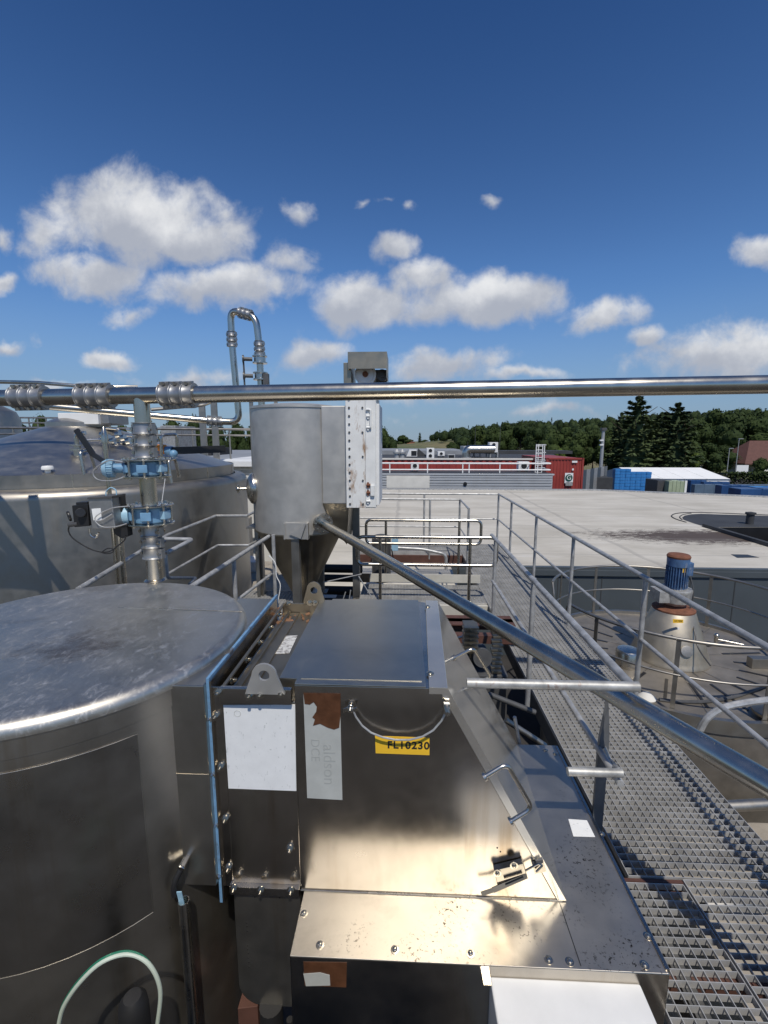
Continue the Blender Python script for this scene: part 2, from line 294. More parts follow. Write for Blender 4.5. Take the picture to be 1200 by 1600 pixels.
# ---------------------------------------------------------------- mesh helpers
def off(o):
    v = V((0, 0, 0))
    while o: v = v + o.location; o = o.parent
    return v
class MB:
    def __init__(s): s.bm = bmesh.new(); s.bev = False
    def quad(s, *p): s.bm.faces.new([s.bm.verts.new(q) for q in p]); return s
    poly = quad
    def box(s, a, b, mat=None):
        a, b = V(a), V(b); c = (a + b) / 2; d = b - a
        m = M.Translation(c) @ M.Diagonal((abs(d.x), abs(d.y), abs(d.z), 1))
        if mat: m = mat @ m
        bmesh.ops.create_cube(s.bm, size=1, matrix=m); return s
    def obox(s, c, ax, ay, az):                       # centre and three half axes
        c, ax, ay, az = V(c), V(ax), V(ay), V(az); vs = []
        for k in (-1, 1):
            for i, j in ((-1, -1), (1, -1), (1, 1), (-1, 1)): vs.append(s.bm.verts.new(c + ax * i + ay * j + az * k))
        f = [(0, 3, 2, 1), (4, 5, 6, 7), (0, 1, 5, 4), (1, 2, 6, 5), (2, 3, 7, 6), (3, 0, 4, 7)]
        fs = [s.bm.faces.new([vs[i] for i in q]) for q in f]; bmesh.ops.recalc_face_normals(s.bm, faces=fs); return s
    def bar(s, p, q, wd, ht, up=(0, 0, 1)):
        p, q = V(p), V(q); d = (q - p); x = d.cross(V(up)).normalized(); u = x.cross(d).normalized()
        return s.obox((p + q) / 2, d / 2, x * wd / 2, u * ht / 2)
    def cyl(s, p, q, r, seg=20, r2=None, caps=True):
        p, q = V(p), V(q); d = q - p; r2 = r if r2 is None else r2
        m = M.Translation((p + q) / 2) @ d.to_track_quat('Z', 'Y').to_matrix().to_4x4()
        bmesh.ops.create_cone(s.bm, cap_ends=caps, segments=seg, radius1=r, radius2=r2, depth=d.length, matrix=m); return s
    def sph(s, c, r, sx=1, sy=1, sz=1, u=16, v=10):
        bmesh.ops.create_uvsphere(s.bm, u_segments=u, v_segments=v, radius=r, matrix=M.Translation(c) @ M.Diagonal((sx, sy, sz, 1))); return s
    def tube(s, pts, r, seg=12, bend=0.0, closed=False, caps=True):
        pts = [V(p) for p in pts]
        if bend:
            out = [pts[0]] if not closed else []; n = len(pts)
            rng = range(n) if closed else range(1, n - 1)
            for i in rng:
                a, b, c = pts[i - 1], pts[i], pts[(i + 1) % n]
                u, v = (a - b), (c - b); k = min(bend, u.length * .49, v.length * .49); u.normalize(); v.normalize()
                p0, p1 = b + u * k, b + v * k
                for j in range(7):
                    tt = j / 6; out.append((1 - tt) ** 2 * p0 + 2 * tt * (1 - tt) * b + tt * tt * p1)
            if not closed: out.append(pts[-1])
            pts = out
        n = len(pts); rings = []; nrm = None
        for i in range(n):
            d = (pts[(i + 1) % n] - pts[i - 1]) if closed else (pts[min(i + 1, n - 1)] - pts[max(i - 1, 0)])
            d.normalize()
            if nrm is None: nrm = d.orthogonal().normalized()
            nrm = (nrm - d * nrm.dot(d)).normalized(); bi = d.cross(nrm)
            rings.append([s.bm.verts.new(pts[i] + (nrm * math.cos(2 * PI * k / seg) + bi * math.sin(2 * PI * k / seg)) * r) for k in range(seg)])
        fs = []
        for i in range(n if closed else n - 1):
            A, B = rings[i], rings[(i + 1) % n]
            if closed and i == n - 1:                 # align the seam
                k0 = min(range(seg), key=lambda k: (B[k].co - A[0].co).length); B = B[k0:] + B[:k0]
            for k in range(seg): fs.append(s.bm.faces.new((A[k], A[(k + 1) % seg], B[(k + 1) % seg], B[k])))
        if caps and not closed: fs.append(s.bm.faces.new(rings[0][::-1])); fs.append(s.bm.faces.new(rings[-1]))
        return s
    def lathe(s, prof, c=(0, 0, 0), seg=48, mat=None, a0=0.0, a1=2 * PI):
        full = abs(a1 - a0 - 2 * PI) < 1e-6; n = seg if full else seg + 1; rings = []
        m = mat or M.Translation(c)
        for r, z in prof:
            if r < 1e-6: rings.append([s.bm.verts.new(m @ V((0, 0, z)))] * n)
            else: rings.append([s.bm.verts.new(m @ V((r * math.cos(a0 + (a1 - a0) * k / seg), r * math.sin(a0 + (a1 - a0) * k / seg), z))) for k in range(n)])
        for A, B in zip(rings, rings[1:]):
            for k in range(n if full else n - 1):
                vs = []
                for v in (A[k], A[(k + 1) % n], B[(k + 1) % n], B[k]):
                    if v not in vs: vs.append(v)
                if len(vs) > 2:
                    try: s.bm.faces.new(vs)
                    except ValueError: pass
        return s
    def prism(s, poly, d):                            # planar polygon (3-D points) extruded by d
        d = V(d); A = [s.bm.verts.new(p) for p in poly]; B = [s.bm.verts.new(V(p) + d) for p in poly]; n = len(A)
        fs = [s.bm.faces.new(A[::-1]), s.bm.faces.new(B)] + [s.bm.faces.new((A[i], A[(i + 1) % n], B[(i + 1) % n], B[i])) for i in range(n)]
        bmesh.ops.recalc_face_normals(s.bm, faces=fs); return s
    def bevel(s, w, seg=2, ang=40):
        s.bev = True
        es = [e for e in s.bm.edges if len(e.link_faces) == 2 and e.calc_face_angle(0) > R(ang)]
        if es: bmesh.ops.bevel(s.bm, geom=es, offset=w, segments=seg, affect='EDGES', profile=.5, clamp_overlap=True)
        return s
    def mesh(s, name, mat, smooth=35, recalc=True):
        if recalc: bmesh.ops.recalc_face_normals(s.bm, faces=s.bm.faces)
        me = bpy.data.meshes.new(name); s.bm.to_mesh(me); s.bm.free()
        if isinstance(mat, str): mat = MT[mat]
        me.materials.append(mat)
        if smooth:
            me.shade_smooth(); me.set_sharp_from_angle(angle=R(smooth))
        return me
    def build(s, name, mat, parent=None, label=None, cat=None, group=None, kind=None, smooth=35, recalc=True):
        bm = s.bm
        if parent is not None: o0 = off(parent)
        elif kind == 'structure': o0 = V((0, 0, 0))
        else:
            xs = [v.co for v in bm.verts]
            o0 = V(((min(p.x for p in xs) + max(p.x for p in xs)) / 2, (min(p.y for p in xs) + max(p.y for p in xs)) / 2, min(p.z for p in xs)))
        for v in bm.verts: v.co -= o0
        o = bpy.data.objects.new(name, s.mesh(name, mat, smooth, recalc)); COL.objects.link(o)
        if s.bev:
            wn = o.modifiers.new('weighted_normal', 'WEIGHTED_NORMAL'); wn.mode = 'FACE_AREA'; wn.weight = 100; wn.keep_sharp = True
        if parent is not None: o.parent = parent
        else: o.location = o0
        return tag(o, label, cat, group, kind)
def tag(o, label=None, cat=None, group=None, kind=None):
    if label: o['label'] = label
    if cat: o['category'] = cat
    if group: o['group'] = group
    if kind: o['kind'] = kind
    return o
def thing(name, label, cat, loc, group=None):
    o = bpy.data.objects.new(name, None); COL.objects.link(o); o.location = loc; o.empty_display_size = .1
    return tag(o, label, cat, group)
def place(mesh, name, parent, mat4):                  # shared mesh as a part
    o = bpy.data.objects.new(name, mesh); COL.objects.link(o); o.parent = parent
    o.matrix_basis = M.Translation(-off(parent)) @ mat4; return o
def place_local(mesh, name, parent, mat4):
    o = bpy.data.objects.new(name, mesh); COL.objects.link(o); o.parent = parent; o.matrix_basis = mat4; return o
def dup(o, loc=None, label=None, group=None, parent=None, rotz=None):
    c = o.copy(); COL.objects.link(c)
    if parent is not None: c.parent = parent
    if loc is not None: c.location = loc
    if rotz is not None: c.rotation_euler = (0, 0, rotz)
    if label: c['label'] = label
    if group: c['group'] = group
    for ch in list(o.children): dup(ch, parent=c)
    return c
def frame(p, z, x=None):                              # matrix with local Z along z at p
    z = V(z).normalized(); x = V(x) if x is not None else z.orthogonal(); x = (x - z * x.dot(z)).normalized(); y = z.cross(x)
    m = M.Identity(4); 
    for i in range(3): m[i][0], m[i][1], m[i][2], m[i][3] = x[i], y[i], z[i], p[i]
    return m
def text_mesh(s, size, mat, depth=.0006, name='lettering', spacing=1.0, weight=0.0):
    cu = bpy.data.curves.new(name, 'FONT'); cu.body = s; cu.size = size; cu.extrude = depth; cu.align_x = 'CENTER'; cu.align_y = 'CENTER'; cu.space_character = spacing; cu.offset = weight
    o = bpy.data.objects.new(name, cu); COL.objects.link(o)
    me = bpy.data.meshes.new_from_object(o.evaluated_get(bpy.context.evaluated_depsgraph_get())); bpy.data.objects.remove(o); bpy.data.curves.remove(cu)
    me.materials.clear(); me.materials.append(MT[mat]); return me
# a hex bolt along +Z, head 16 mm
def bolt_mesh(r=.011, h=.012, mat='steel_pipe'):
    b = MB(); b.cyl((0, 0, 0), (0, 0, .003), r * 1.45, 20); b.cyl((0, 0, .003), (0, 0, .003 + h), r, 6); b.cyl((0, 0, .003 + h), (0, 0, .003 + h * 1.9), r * .55, 12)
    return b.mesh('bolt', mat)
BOLT = bolt_mesh(.0135, .013); BOLT_S = bolt_mesh(.007, .007)
def dome_mesh():
    b = MB(); b.lathe([(.017, 0), (.017, .002), (.0105, .0025), (.0095, .007), (.005, .0095), (0, .010)], seg=20); return b.mesh('screw', 'steel_pipe')
SCREW = dome_mesh()

# ================================================================ SETTING
MB().quad((-4000, -4000, -6.80), (4000, -4000, -6.80), (4000, 4000, -6.80), (-4000, 4000, -6.80)).build('ground', 'ground', kind='structure')
MB().quad((-70, -70, -6.76), (95, -70, -6.76), (80, 118, -6.76), (-70, 118, -6.76)).build('yard', 'yard', kind='structure')
a = [(-60, 300), (40, 300), (95, 1300), (-160, 1300)]
MB().poly(*[(x, y, -6.79) for x, y in a]).build('field', 'field', kind='structure')
# wooded hill to the right
def hillz(x, y):
    def g(cx, cy, sx, sy, h): return h * math.exp(-((x - cx) / sx) ** 2 - ((y - cy) / sy) ** 2)
    return -6.9 + g(330, 560, 190, 170, 26) + g(560, 520, 170, 170, 22) + g(120, 620, 110, 140, 10)
b = MB(); nx, ny = 40, 24; gv = []
for j in range(ny + 1):
    gv.append([b.bm.verts.new((-60 + 900 * i / nx, 260 + 640 * j / ny, hillz(-60 + 900 * i / nx, 260 + 640 * j / ny))) for i in range(nx + 1)])
for j in range(ny):
    for i in range(nx): b.bm.faces.new((gv[j][i], gv[j][i + 1], gv[j + 1][i + 1], gv[j + 1][i]))
b.build('hill', 'ground', kind='structure')
# floor of the pit between the machines, and the dark platform the photographer stands on
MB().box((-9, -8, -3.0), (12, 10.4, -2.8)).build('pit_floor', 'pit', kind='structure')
MB().box((-3.2, -3.0, .48), (1.0, .84, .58)).build('platform', 'platform_steel', kind='structure')

# ================================================================ FILTER HOUSING
FX0, FX1, FX2, FX3 = -.455, .105, .188, .735
FY0, FY1, FZ0, FZ1 = 1.79, 2.835, .22, 1.226
flt = thing('dust_filter', 'stainless steel filter housing with sloped door and yellow label in the foreground', 'filter unit', (.25, 2.3, -1.2))
prof = [(FX0, FZ0), (FX0, FZ1 - .006), (FX1 - .003, FZ1 - .006), (FX1 - .003, FZ0)]
prof = [(FX0, FZ0), (FX0, FZ1 - .006), (FX1, FZ1 - .006), (FX2 - .03, FZ1 - .012), (FX3 - .04, FZ0)]
MB().prism([(x, FY0, z) for x, z in prof], (0, FY1 - FY0, 0)).bevel(.004).build('body', 'steel_face', flt)
MB().box((FX0 + .002, FY0 - .004, FZ1 - .005), (FX1 - .006, FY1 + .002, FZ1 + .004)).bevel(.003).build('top_panel', 'steel_top', flt)
MB().box((FX0 + .02, FY0 + .035, FZ1 + .004), (FX1 - .022, FY1 - .02, FZ1 + .007)).bevel(.001).build('top_sheet', 'steel_top', flt)
MB().box((FX0 - .078, FY0 + .052, 1.14), (FX0 + .001, FY1 - .002, FZ1 - .003)).bevel(.003).build('cap_side_strip', 'steel_top', flt)
# sloped door: flange strip on top, then the slope
dn = V((FZ1 - FZ0, 0, FX3 - FX2)).normalized(); dsl = V((FX3 - FX2, 0, -(FZ1 - FZ0))).normalized()
dn = (dsl.cross(V((.035, FY1 - FY0, 0)))).normalized(); dn = dn if dn.x > 0 else -dn; p0 = V((FX2, FY0, FZ1)); p1 = V((FX3, FY0, FZ0 + .004)); th = .032
dpoly = [V((FX1 + .006, FY0 - .006, FZ1 + .002)), p0 + V((0, -.006, 0)), p1 + V((0, -.006, 0)), p1 - V((.04, .006, 0)), V((FX2 - .024, FY0 - .006, FZ1 - .03)), V((FX1 + .006, FY0 - .006, FZ1 - .03))]
door = MB().prism(dpoly, (.035, FY1 - FY0 + .012, 0)).bevel(.0025, 2).build('door', 'steel_door', flt)
# door handles
def handle(p1, p2, outv, r=.0085):
    b = MB(); b.tube([p1, p1 + outv, p2 + outv, p2], r, 12, .03)
    for p in (p1, p2): b.cyl(p, p + outv.normalized() * .01, .016, 14)
    b.build('handle', 'steel', door)
handle(gp(756, 1217, p0, dn) + V((0, .008, 0)), gp(797, 1287, p0, dn) + V((0, .008, 0)), dn * .10 + V((0, .02, 0)))
handle(gp(709, 1028, p0, dn), gp(738, 1072, p0, dn), dn * .115 + V((0, .01, 0)))
# hinge blocks and clips on the door edge
for (px, py) in ((698, 1106),):
    q = gy(px, py, FY0 - .02)
    b = MB(); b.cyl(q + V((0, .02, 0)), q - V((0, .03, 0)), .016, 16); b.cyl(q - V((0, .03, 0)), q - V((0, .045, 0)), .010, 6); b.cyl(q + V((-.012, 0, .018)), q + V((.012, 0, .018)), .008, 10)
    b.build('lock_nut', 'steel', door)
# wing nut stud on the face
q = gy(548, 1104, FY0)
b = MB(); b.cyl(q, q - V((0, .035, 0)), .007, 12); b.cyl(q - V((0, .004, 0)), q - V((0, .012, 0)), .014, 16); b.cyl(q - V((0, .018, 0)), q - V((0, .03, 0)), .012, 12)
for s in (-1, 1): b.obox(q + V((s * .018, -.03, .004)), (.010, 0, .004), (0, .002, 0), (0, 0, .009))
b.bevel(.001, 1).build('wing_nut', 'steel', flt)
# lanyard cable hanging between stud and lock
pts = [gy(x, y, FY0 - .028) for x, y in ((550, 1106), (556, 1120), (566, 1134), (580, 1145), (598, 1152), (618, 1156), (640, 1156), (660, 1151), (677, 1141), (690, 1126), (697, 1112))]
MB().tube(pts, .0042, 8).build('lanyard', 'galv', flt)
# yellow label and its lettering
def plate_on_face(name, px, mat, parent, y=FY0, t=.0012):
    P = [gy(x, yy_, y - t) for x, yy_ in px]
    return MB().prism(P, (0, t + .0005, 0)).build(name, mat, parent)
lab = plate_on_face('yellow_label', [(586, 1150), (671, 1153), (671, 1180), (587, 1177)], 'yellow', flt)
c = gy(638, 1165, FY0 - .0018)
place(text_mesh('FL10230', .047, 'ink', spacing=1.12, weight=.0012), 'lettering', lab, frame(c, (0, -1, 0), (1, 0, -.0)) )
# peeled label: grey film with a torn brown upper part
lab = plate_on_face('peeled_label', [(474, 1084), (531, 1084), (535, 1250), (480, 1247)], 'label_grey', flt)
P = [gy(x, y, FY0 - .0030) for x, y in ((474, 1083), (532, 1084), (532, 1118), (530, 1137), (522, 1140), (512, 1137), (500, 1131), (489, 1134), (492, 1124), (488, 1121), (494, 1112), (495, 1104), (490, 1097), (484, 1101), (476, 1100))]
MB().prism(P, (0, .0016, 0)).build('torn_backing', 'foil_brown', lab)
for s, sz, px, py in (('aldson', .075, 514, 1195), ('DCE', .055, 492, 1172)):
    place(text_mesh(s, sz, 'label_ghost', .0003), 'lettering', lab, frame(gy(px, py, FY0 - .0018), (0, -1, 0), (0, 0, -1)))
# toggle latch, lower right of the face
lat = MB(); yb = FY0
def fp(x, y, d): return gy(x, y, yb - d)
lat.prism([fp(770, 1351, .003), fp(815, 1340, .003), fp(822, 1362, .003), fp(776, 1377, .003)], (0, -.028, 0))
lat.bevel(.003)
latch = lat.build('latch', 'steel_latch', flt)
b = MB(); b.bar(fp(752, 1397, .045), fp(770, 1391, .04), .018, .003, (0, -1, .3)); b.bar(fp(770, 1391, .04), fp(823, 1368, .032), .022, .004, (0, -1, .3))
b.bar(fp(790, 1383, .05), fp(818, 1371, .045), .007, .012, (0, -1, .3)); b.build('lever', 'steel_latch', latch)
b = MB(); b.tube([fp(818, 1362, .022), fp(842, 1349, .022), fp(848, 1352, .03), fp(838, 1362, .03)], .0045, 10, .008); b.bar(fp(833, 1356, .012), fp(851, 1352, .012), .045, .018, (0, -1, .0)); b.build('hook', 'steel_latch', latch)
for (x, y) in ((777, 1364), (803, 1352)): place(SCREW, 'screw', latch, frame(fp(x, y, .0315), (0, -1, 0)))
for (x, y) in ((777, 1325), (782, 1331), (820, 1307), (824, 1313)):
    q = gy(x, y, FY0 - .001); MB().cyl(q, q + V((0, .004, 0)), .0035, 10).build('rivet_hole', 'black', flt)
# lower deck: a wide box, its top is the ledge
DX0, DX1, DY0, DY1, DZ = -.44, 1.035, 1.52, 2.86, FZ0
MB().box((DX0, DY0, -1.2), (DX1, DY1, DZ - .004)).bevel(.006, 3).build('base', 'steel_face', flt)
MB().box((DX0 + .002, DY0 - .001, DZ - .004), (DX1 - .012, DY1 - .002, DZ - .001)).bevel(.001, 1).build('deck_sheet', 'steel_deck', flt)
MB().box((DX1 - .012, DY0 + .01, DZ - .05), (DX1 + .004, DY1 - .01, DZ + .004)).bevel(.002).build('edge_strip', 'steel_face', flt)
MB().box((.700, FY0 - .26, DZ - .0018), (.703, FY0 - .012, DZ + .0006)).build('seam', 'black', flt)
MB().tube([(FX0, FY0 - .003, FZ0 + .001), (FX3 - .02, FY0 - .003, FZ0 + .001)], .0035, 8).build('weld_seam', 'steel', flt)
for x, y in ((475, 1428), (500, 1477), (617, 1484), (735, 1490), (857, 1500), (890, 1503), (1007, 1508), (1012, 1463), (940, 1303), (868, 1178), (852, 1172)):
    place(SCREW, 'screw', flt, frame(gz(x, y, DZ - .001), (0, 0, 1)))
place(SCREW, 'screw', flt, frame((DX1 + .004, DY0 + .06, .08), (1, 0, 0)))
for x, y, z in ((672, 1052, FZ1 + .003), (668, 948, FZ1 + .003)): place(SCREW, 'screw', flt, frame(gz(x, y, z), (0, 0, 1)))
P = [gz(x, y, DZ - .0018) for x, y in ((888, 1280), (917, 1282), (930, 1308), (896, 1307))]
MB().prism(P, (0, 0, .0014)).build('white_label', 'white_sheet', flt)
# torn brown label low on the front of the base
P = [gy(x, y, DY0 - .001) for x, y in ((474, 1503), (542, 1504), (541, 1543), (476, 1540))]
lab = MB().prism(P, (0, .0015, 0)).build('torn_label', 'foil_brown', flt)
P = [gy(x, y, DY0 - .003) for x, y in ((474, 1522), (500, 1520), (515, 1524), (516, 1540), (478, 1541))]
MB().prism(P, (0, .0015, 0)).build('label_flap', 'label_grey', lab)
# front duct leaving the base towards the camera
A0 = gz(766, 1528, .17); A1 = gz(1003, 1541, .17)
MB().box((A0.x, .9, -.6), (A1.x, DY0 + .002, .165)).bevel(.008, 3).build('duct', 'white', flt)
b = MB(); b.box((A0.x - .03, DY0 - .035, .165), (A0.x + .0, DY0, .172)); b.build('bracket', 'steel', flt)
# left section (filter mounting flange) with recessed top
LX0 = -.772
MB().box((LX0, FY0 + .012, FZ0 + .01), (FX0 - .002, FY1 - .01, 1.135)).bevel(.004).build('mounting_frame', 'steel_face', flt)
MB().box((LX0 + .01, FY0 + .03, 1.135), (FX0 - .004, FY1 - .03, 1.138)).build('tray', 'steel_old', flt)
P = [gz(x, y, 1.139) for x, y in ((425, 994), (465, 993), (452, 1021), (412, 1022))]
MB().prism(P, (0, 0, .001)).build('worn_label', 'label_mottled', flt)
b = MB(); b.box((LX0 - .002, FY0 - .012, 1.135), (FX0 - .012, FY0 + .012, 1.205)); b.box((LX0 - .002, FY0 + .012, 1.135), (FX0 - .012, FY0 + .05, 1.142)); b.bevel(.003).build('front_angle', 'steel_face', flt)
b = MB(); b.box((LX0 - .002, FY1 - .03, 1.135), (FX0 - .012, FY1 - .015, 1.205)); b.bevel(.003).build('rear_angle', 'steel_old', flt)
b = MB(); b.box((LX0 - .045, FY0 + .02, FZ0 - .02), (LX0 - .002, FY0 + .03, 1.19)); b.box((LX0 - .052, FY0 + .006, FZ0 - .1), (LX0 - .044, FY1, 1.225)); b.bevel(.002).build('side_flange', 'steel_face', flt)
b = MB(); b.box((LX0 - .003, FY0 + .02, 1.19), (LX0 + .012, FY1 - .03, 1.2)); b.box((LX0 + .04, FY0 + .06, 1.138), (LX0 + .055, FY1 - .04, 1.16)); b.bevel(.002).build('side_rail', 'steel_old', flt)
b = MB(); b.box((LX0 + .035, FY0 + .06, 1.138), (LX0 + .11, FY1 - .04, 1.146)); b.build('inner_rail', 'steel_old', flt)
def lug(name, cx, y, z0, mat, hw=.085, hh=.135):
    pts = [(cx - hw, y, z0), (cx + hw, y, z0)]
    top = z0 + hh
    for k in range(13):
        a = PI * k / 12; pts.append((cx + hw * .62 * math.cos(a), y, top - .05 + .05 * math.sin(a)))
    bm_ = MB()
    # plate with a real hole: ring of quads between the outline and the hole
    hole_c = V((cx, y, z0 + hh * .62)); n = 40; outer = []
    poly = [V(p) for p in pts]
    for k in range(n):
        ang = 2 * PI * k / n; d = V((math.cos(ang), 0, math.sin(ang))); best = None
        for i in range(len(poly)):
            p, q = poly[i] - hole_c, poly[(i + 1) % len(poly)] - hole_c; e = q - p
            den = d.x * e.z - d.z * e.x
            if abs(den) < 1e-9: continue
            t = (p.x * e.z - p.z * e.x) / den; u = (p.x * d.z - p.z * d.x) / den
            if t > 0 and -1e-6 <= u <= 1 + 1e-6 and (best is None or t < best): best = t
        outer.append(hole_c + d * best)
    inner = [hole_c + V((math.cos(2 * PI * k / n), 0, math.sin(2 * PI * k / n))) * .023 for k in range(n)]
    T = V((0, .012, 0)); vo = [[bm_.bm.verts.new(p + T * s) for p in outer] for s in (0, 1)]; vi = [[bm_.bm.verts.new(p + T * s) for p in inner] for s in (0, 1)]
    for k in range(n):
        k2 = (k + 1) % n
        bm_.bm.faces.new((vo[0][k], vo[0][k2], vi[0][k2], vi[0][k])); bm_.bm.faces.new((vo[1][k2], vo[1][k], vi[1][k], vi[1][k2]))
        bm_.bm.faces.new((vo[0][k2], vo[0][k], vo[1][k], vo[1][k2])); bm_.bm.faces.new((vi[0][k], vi[0][k2], vi[1][k2], vi[1][k]))
    return bm_.build(name, mat, flt)
lug('lifting_lug', gy(414, 1060, FY0 - .014).x, FY0 - .026, 1.19, 'steel_silo')
lug('lifting_lug', gy(492, 930, FY1).x, FY1 - .03, 1.2, 'steel_old', .075, .15)
for x, y in ((341, 1082), (390, 1087), (407, 1085), (440, 1083)): place(BOLT, 'bolt', flt, frame(gy(x, y, FY0 - .013), (0, -1, 0)))
for x, y in ((337, 1119), (345, 1198), (352, 1280), (357, 1356)): place(BOLT, 'bolt', flt, frame(gy(x, y, FY0 + .02), (0, -1, 0)))
for x, y in ((327, 1122), (333, 1208), (338, 1287), (345, 1366)): place(BOLT, 'bolt', flt, frame(gy(x, y, FY0 + .02), (-.7, -.7, 0)))
for x, y in ((450, 943), (484, 942), (492, 942)): place(BOLT, 'bolt', flt, frame(gy(x, y, FY1 - .031), (0, -1, 0)))
for k in range(5): place(BOLT, 'bolt', flt, frame((LX0 - .002, FY0 + .12 + k * .2, 1.17), (1, 0, .1)))
place(BOLT, 'bolt', flt, frame(gy(453, 1326, FY0 + .012), (0, -1, 0)))
P = [gy(x, y, FY0 + .0095) for x, y in ((349, 1102), (461, 1101), (463, 1236), (357, 1232))]
sheet = MB().prism(P, (0, .002, 0)).build('white_sheet', 'white_sheet', flt)
q = gy(371, 1115, FY0 + .0095); b = MB()
b.tube([q + V((.014 * math.cos(2 * PI * k / 24), 0, .014 * math.sin(2 * PI * k / 24))) for k in range(24)], .0012, 6, closed=True); b.build('hole_ring', 'label_grey', sheet)
# bottom flange and lower hopper of the left section
b = MB(); b.box((LX0 - .01, FY0 - .012, FZ0 - .03), (FX0 - .004, FY0 + .02, FZ0 + .012)); b.bevel(.003).build('bottom_flange', 'steel_face', flt)
for x, y in ((366, 1387), (408, 1390), (455, 1391)): place(BOLT, 'bolt', flt, frame(gy(x, y, FY0 - .013), (0, -1, 0)))
hp = []
for k in range(9):
    a = PI / 2 * k / 8; hp.append((LX0 + .12 - .12 * math.cos(a) , -.33 - .12 * math.sin(a)))
pl = [(LX0, FY0 + .01, FZ0 - .03), (FX0 - .006, FY0 + .01, FZ0 - .03), (FX0 - .006, FY0 + .01, -.45)] + [(x, FY0 + .01, z) for x, z in hp[::-1]]
MB().prism(pl, (0, .85, 0)).bevel(.004).build('lower_hopper', 'steel_shell', flt)
for x, y in ((385, 1442), (386, 1448), (386, 1455), (387, 1478), (387, 1484), (388, 1490), (388, 1497), (389, 1504), (389, 1511), (398, 1402), (437, 1403)):
    q = gy(x, y, FY0 + .009); MB().cyl(q, q + V((0, .004, 0)), .003, 8).build('rivet_hole', 'black', flt)
# dead leaves and debris lying in the tray
b = MB()
for k in range(26):
    p = gz(rnd.uniform(428, 482) - rnd.random() ** 2 * 14, rnd.uniform(950, 975), 1.140); s = rnd.uniform(.006, .016); a = rnd.uniform(0, PI)
    b.obox(p + V((0, 0, .005)), (s * math.cos(a), s * math.sin(a), .003), (-s * .6 * math.sin(a), s * .6 * math.cos(a), .004), (0, 0, .0015))
b.build('dead_leaves', 'rustleaf', label='loose dead leaves and flakes lying in the recessed tray of the filter', cat='leaves', kind='stuff')
# blue gasket plate between tank box and filter
b = MB(); gx0 = LX0 - .066
b.box((gx0 - .001, FY0 + .010, .12), (gx0 + .013, FY1 + .06, 1.236))
b.bevel(.002).build('blue_gasket', 'blue_seal', label='thin blue gasket sheet between the round tank and the filter flange', cat='gasket')

# ================================================================ NEAR TANK
TZ = 1.26; TC = V((-1.7105, 2.215, 0)); TR = .859
tnk = thing('steel_tank', 'near stainless round tank with flat scratched lid at left foreground', 'tank', (TC.x, TC.y, -2.8))
b = MB(); rr = .05; prof = [(0, TZ), (TR * .3, TZ), (TR * .7, TZ - .002)] + [(TR - rr + rr * math.sin(a), TZ - rr + rr * math.cos(a) - .002) for a in [PI / 2 * k / 8 for k in range(9)]] + [(TR, TZ - .06), (TR - .004, TZ - .062)]
b.lathe(prof, (TC.x, TC.y, 0), 128).build('lid', 'steel_lid', tnk)
b = MB(); b.lathe([(TR - .006, TZ - .055), (TR - .006, TZ - .14), (TR - .009, TZ - .142), (TR - .009, -2.8)], (TC.x, TC.y, 0), 128).build('shell', 'steel_shell', tnk)
# welded patch panel on the shell
def patch(a0, a1, z0, z1, r, name, mat):
    b = MB(); n = 24; g = []
    for j in range(2): g.append([b.bm.verts.new((TC.x + r * math.cos(a0 + (a1 - a0) * k / n), TC.y + r * math.sin(a0 + (a1 - a0) * k / n), (z0, z1)[j])) for k in range(n + 1)])
    for k in range(n): b.bm.faces.new((g[0][k], g[0][k + 1], g[1][k + 1], g[1][k]))
    b.build(name, mat, tnk); 
    pts = [V((TC.x + r * math.cos(a0 + (a1 - a0) * k / n), TC.y + r * math.sin(a0 + (a1 - a0) * k / n), z1)) for k in range(n + 1)]
    pts2 = [V((p.x, p.y, z0)) for p in pts[::-1]]
    MB().tube(pts + pts2, .0016, 6, .0, closed=True).build('weld_seam', 'steel_matte', tnk)
patch(R(-165), R(-41), .23, TZ - .19, TR - .0055, 'patch_panel', 'steel_tank')
# weld line across the lid
b = MB(); b.bar((TC.x + .02, TC.y + .33, TZ + .0005), (TC.x + .78, TC.y + .30, TZ + .0005), .008, .003); b.build('lid_seam', 'steel', tnk)
# box neck from the tank to the gasket
b = MB(); b.box((-1.08, FY0 - .015, .235), (gx0 - .001, FY1 + .03, TZ - .045)); b.bevel(.006, 2).build('outlet_box', 'steel_shell', tnk)
b = MB(); b.tube([(-1.082, FY0 - .016, .235), (-1.082, FY0 - .016, TZ - .047)], .003, 8); b.build('weld_seam', 'steel_old', tnk)
b = MB(); b.tube([(-1.08, FY0 - .016, .80), (gx0 - .003, FY0 - .016, .80)], .002, 8); b.build('weld_seam', 'steel_old', tnk)
# drain stub with black elbow on the box
q = gy(292, 1340, FY0 - .02)
b = MB(); b.cyl(q + V((0, .02, 0)), q + V((-.005, -.04, -.01)), .015, 6); b.cyl(q + V((-.005, -.04, -.01)), q + V((-.006, -.045, -.012)), .018, 16); b.build('drain_stub', 'steel', tnk)
b = MB(); b.tube([q + V((-.006, -.045, -.012)), q + V((-.03, -.07, -.06)), q + V((-.03, -.07, -.12))], .013, 12, .04); b.build('elbow', 'rubber', tnk)
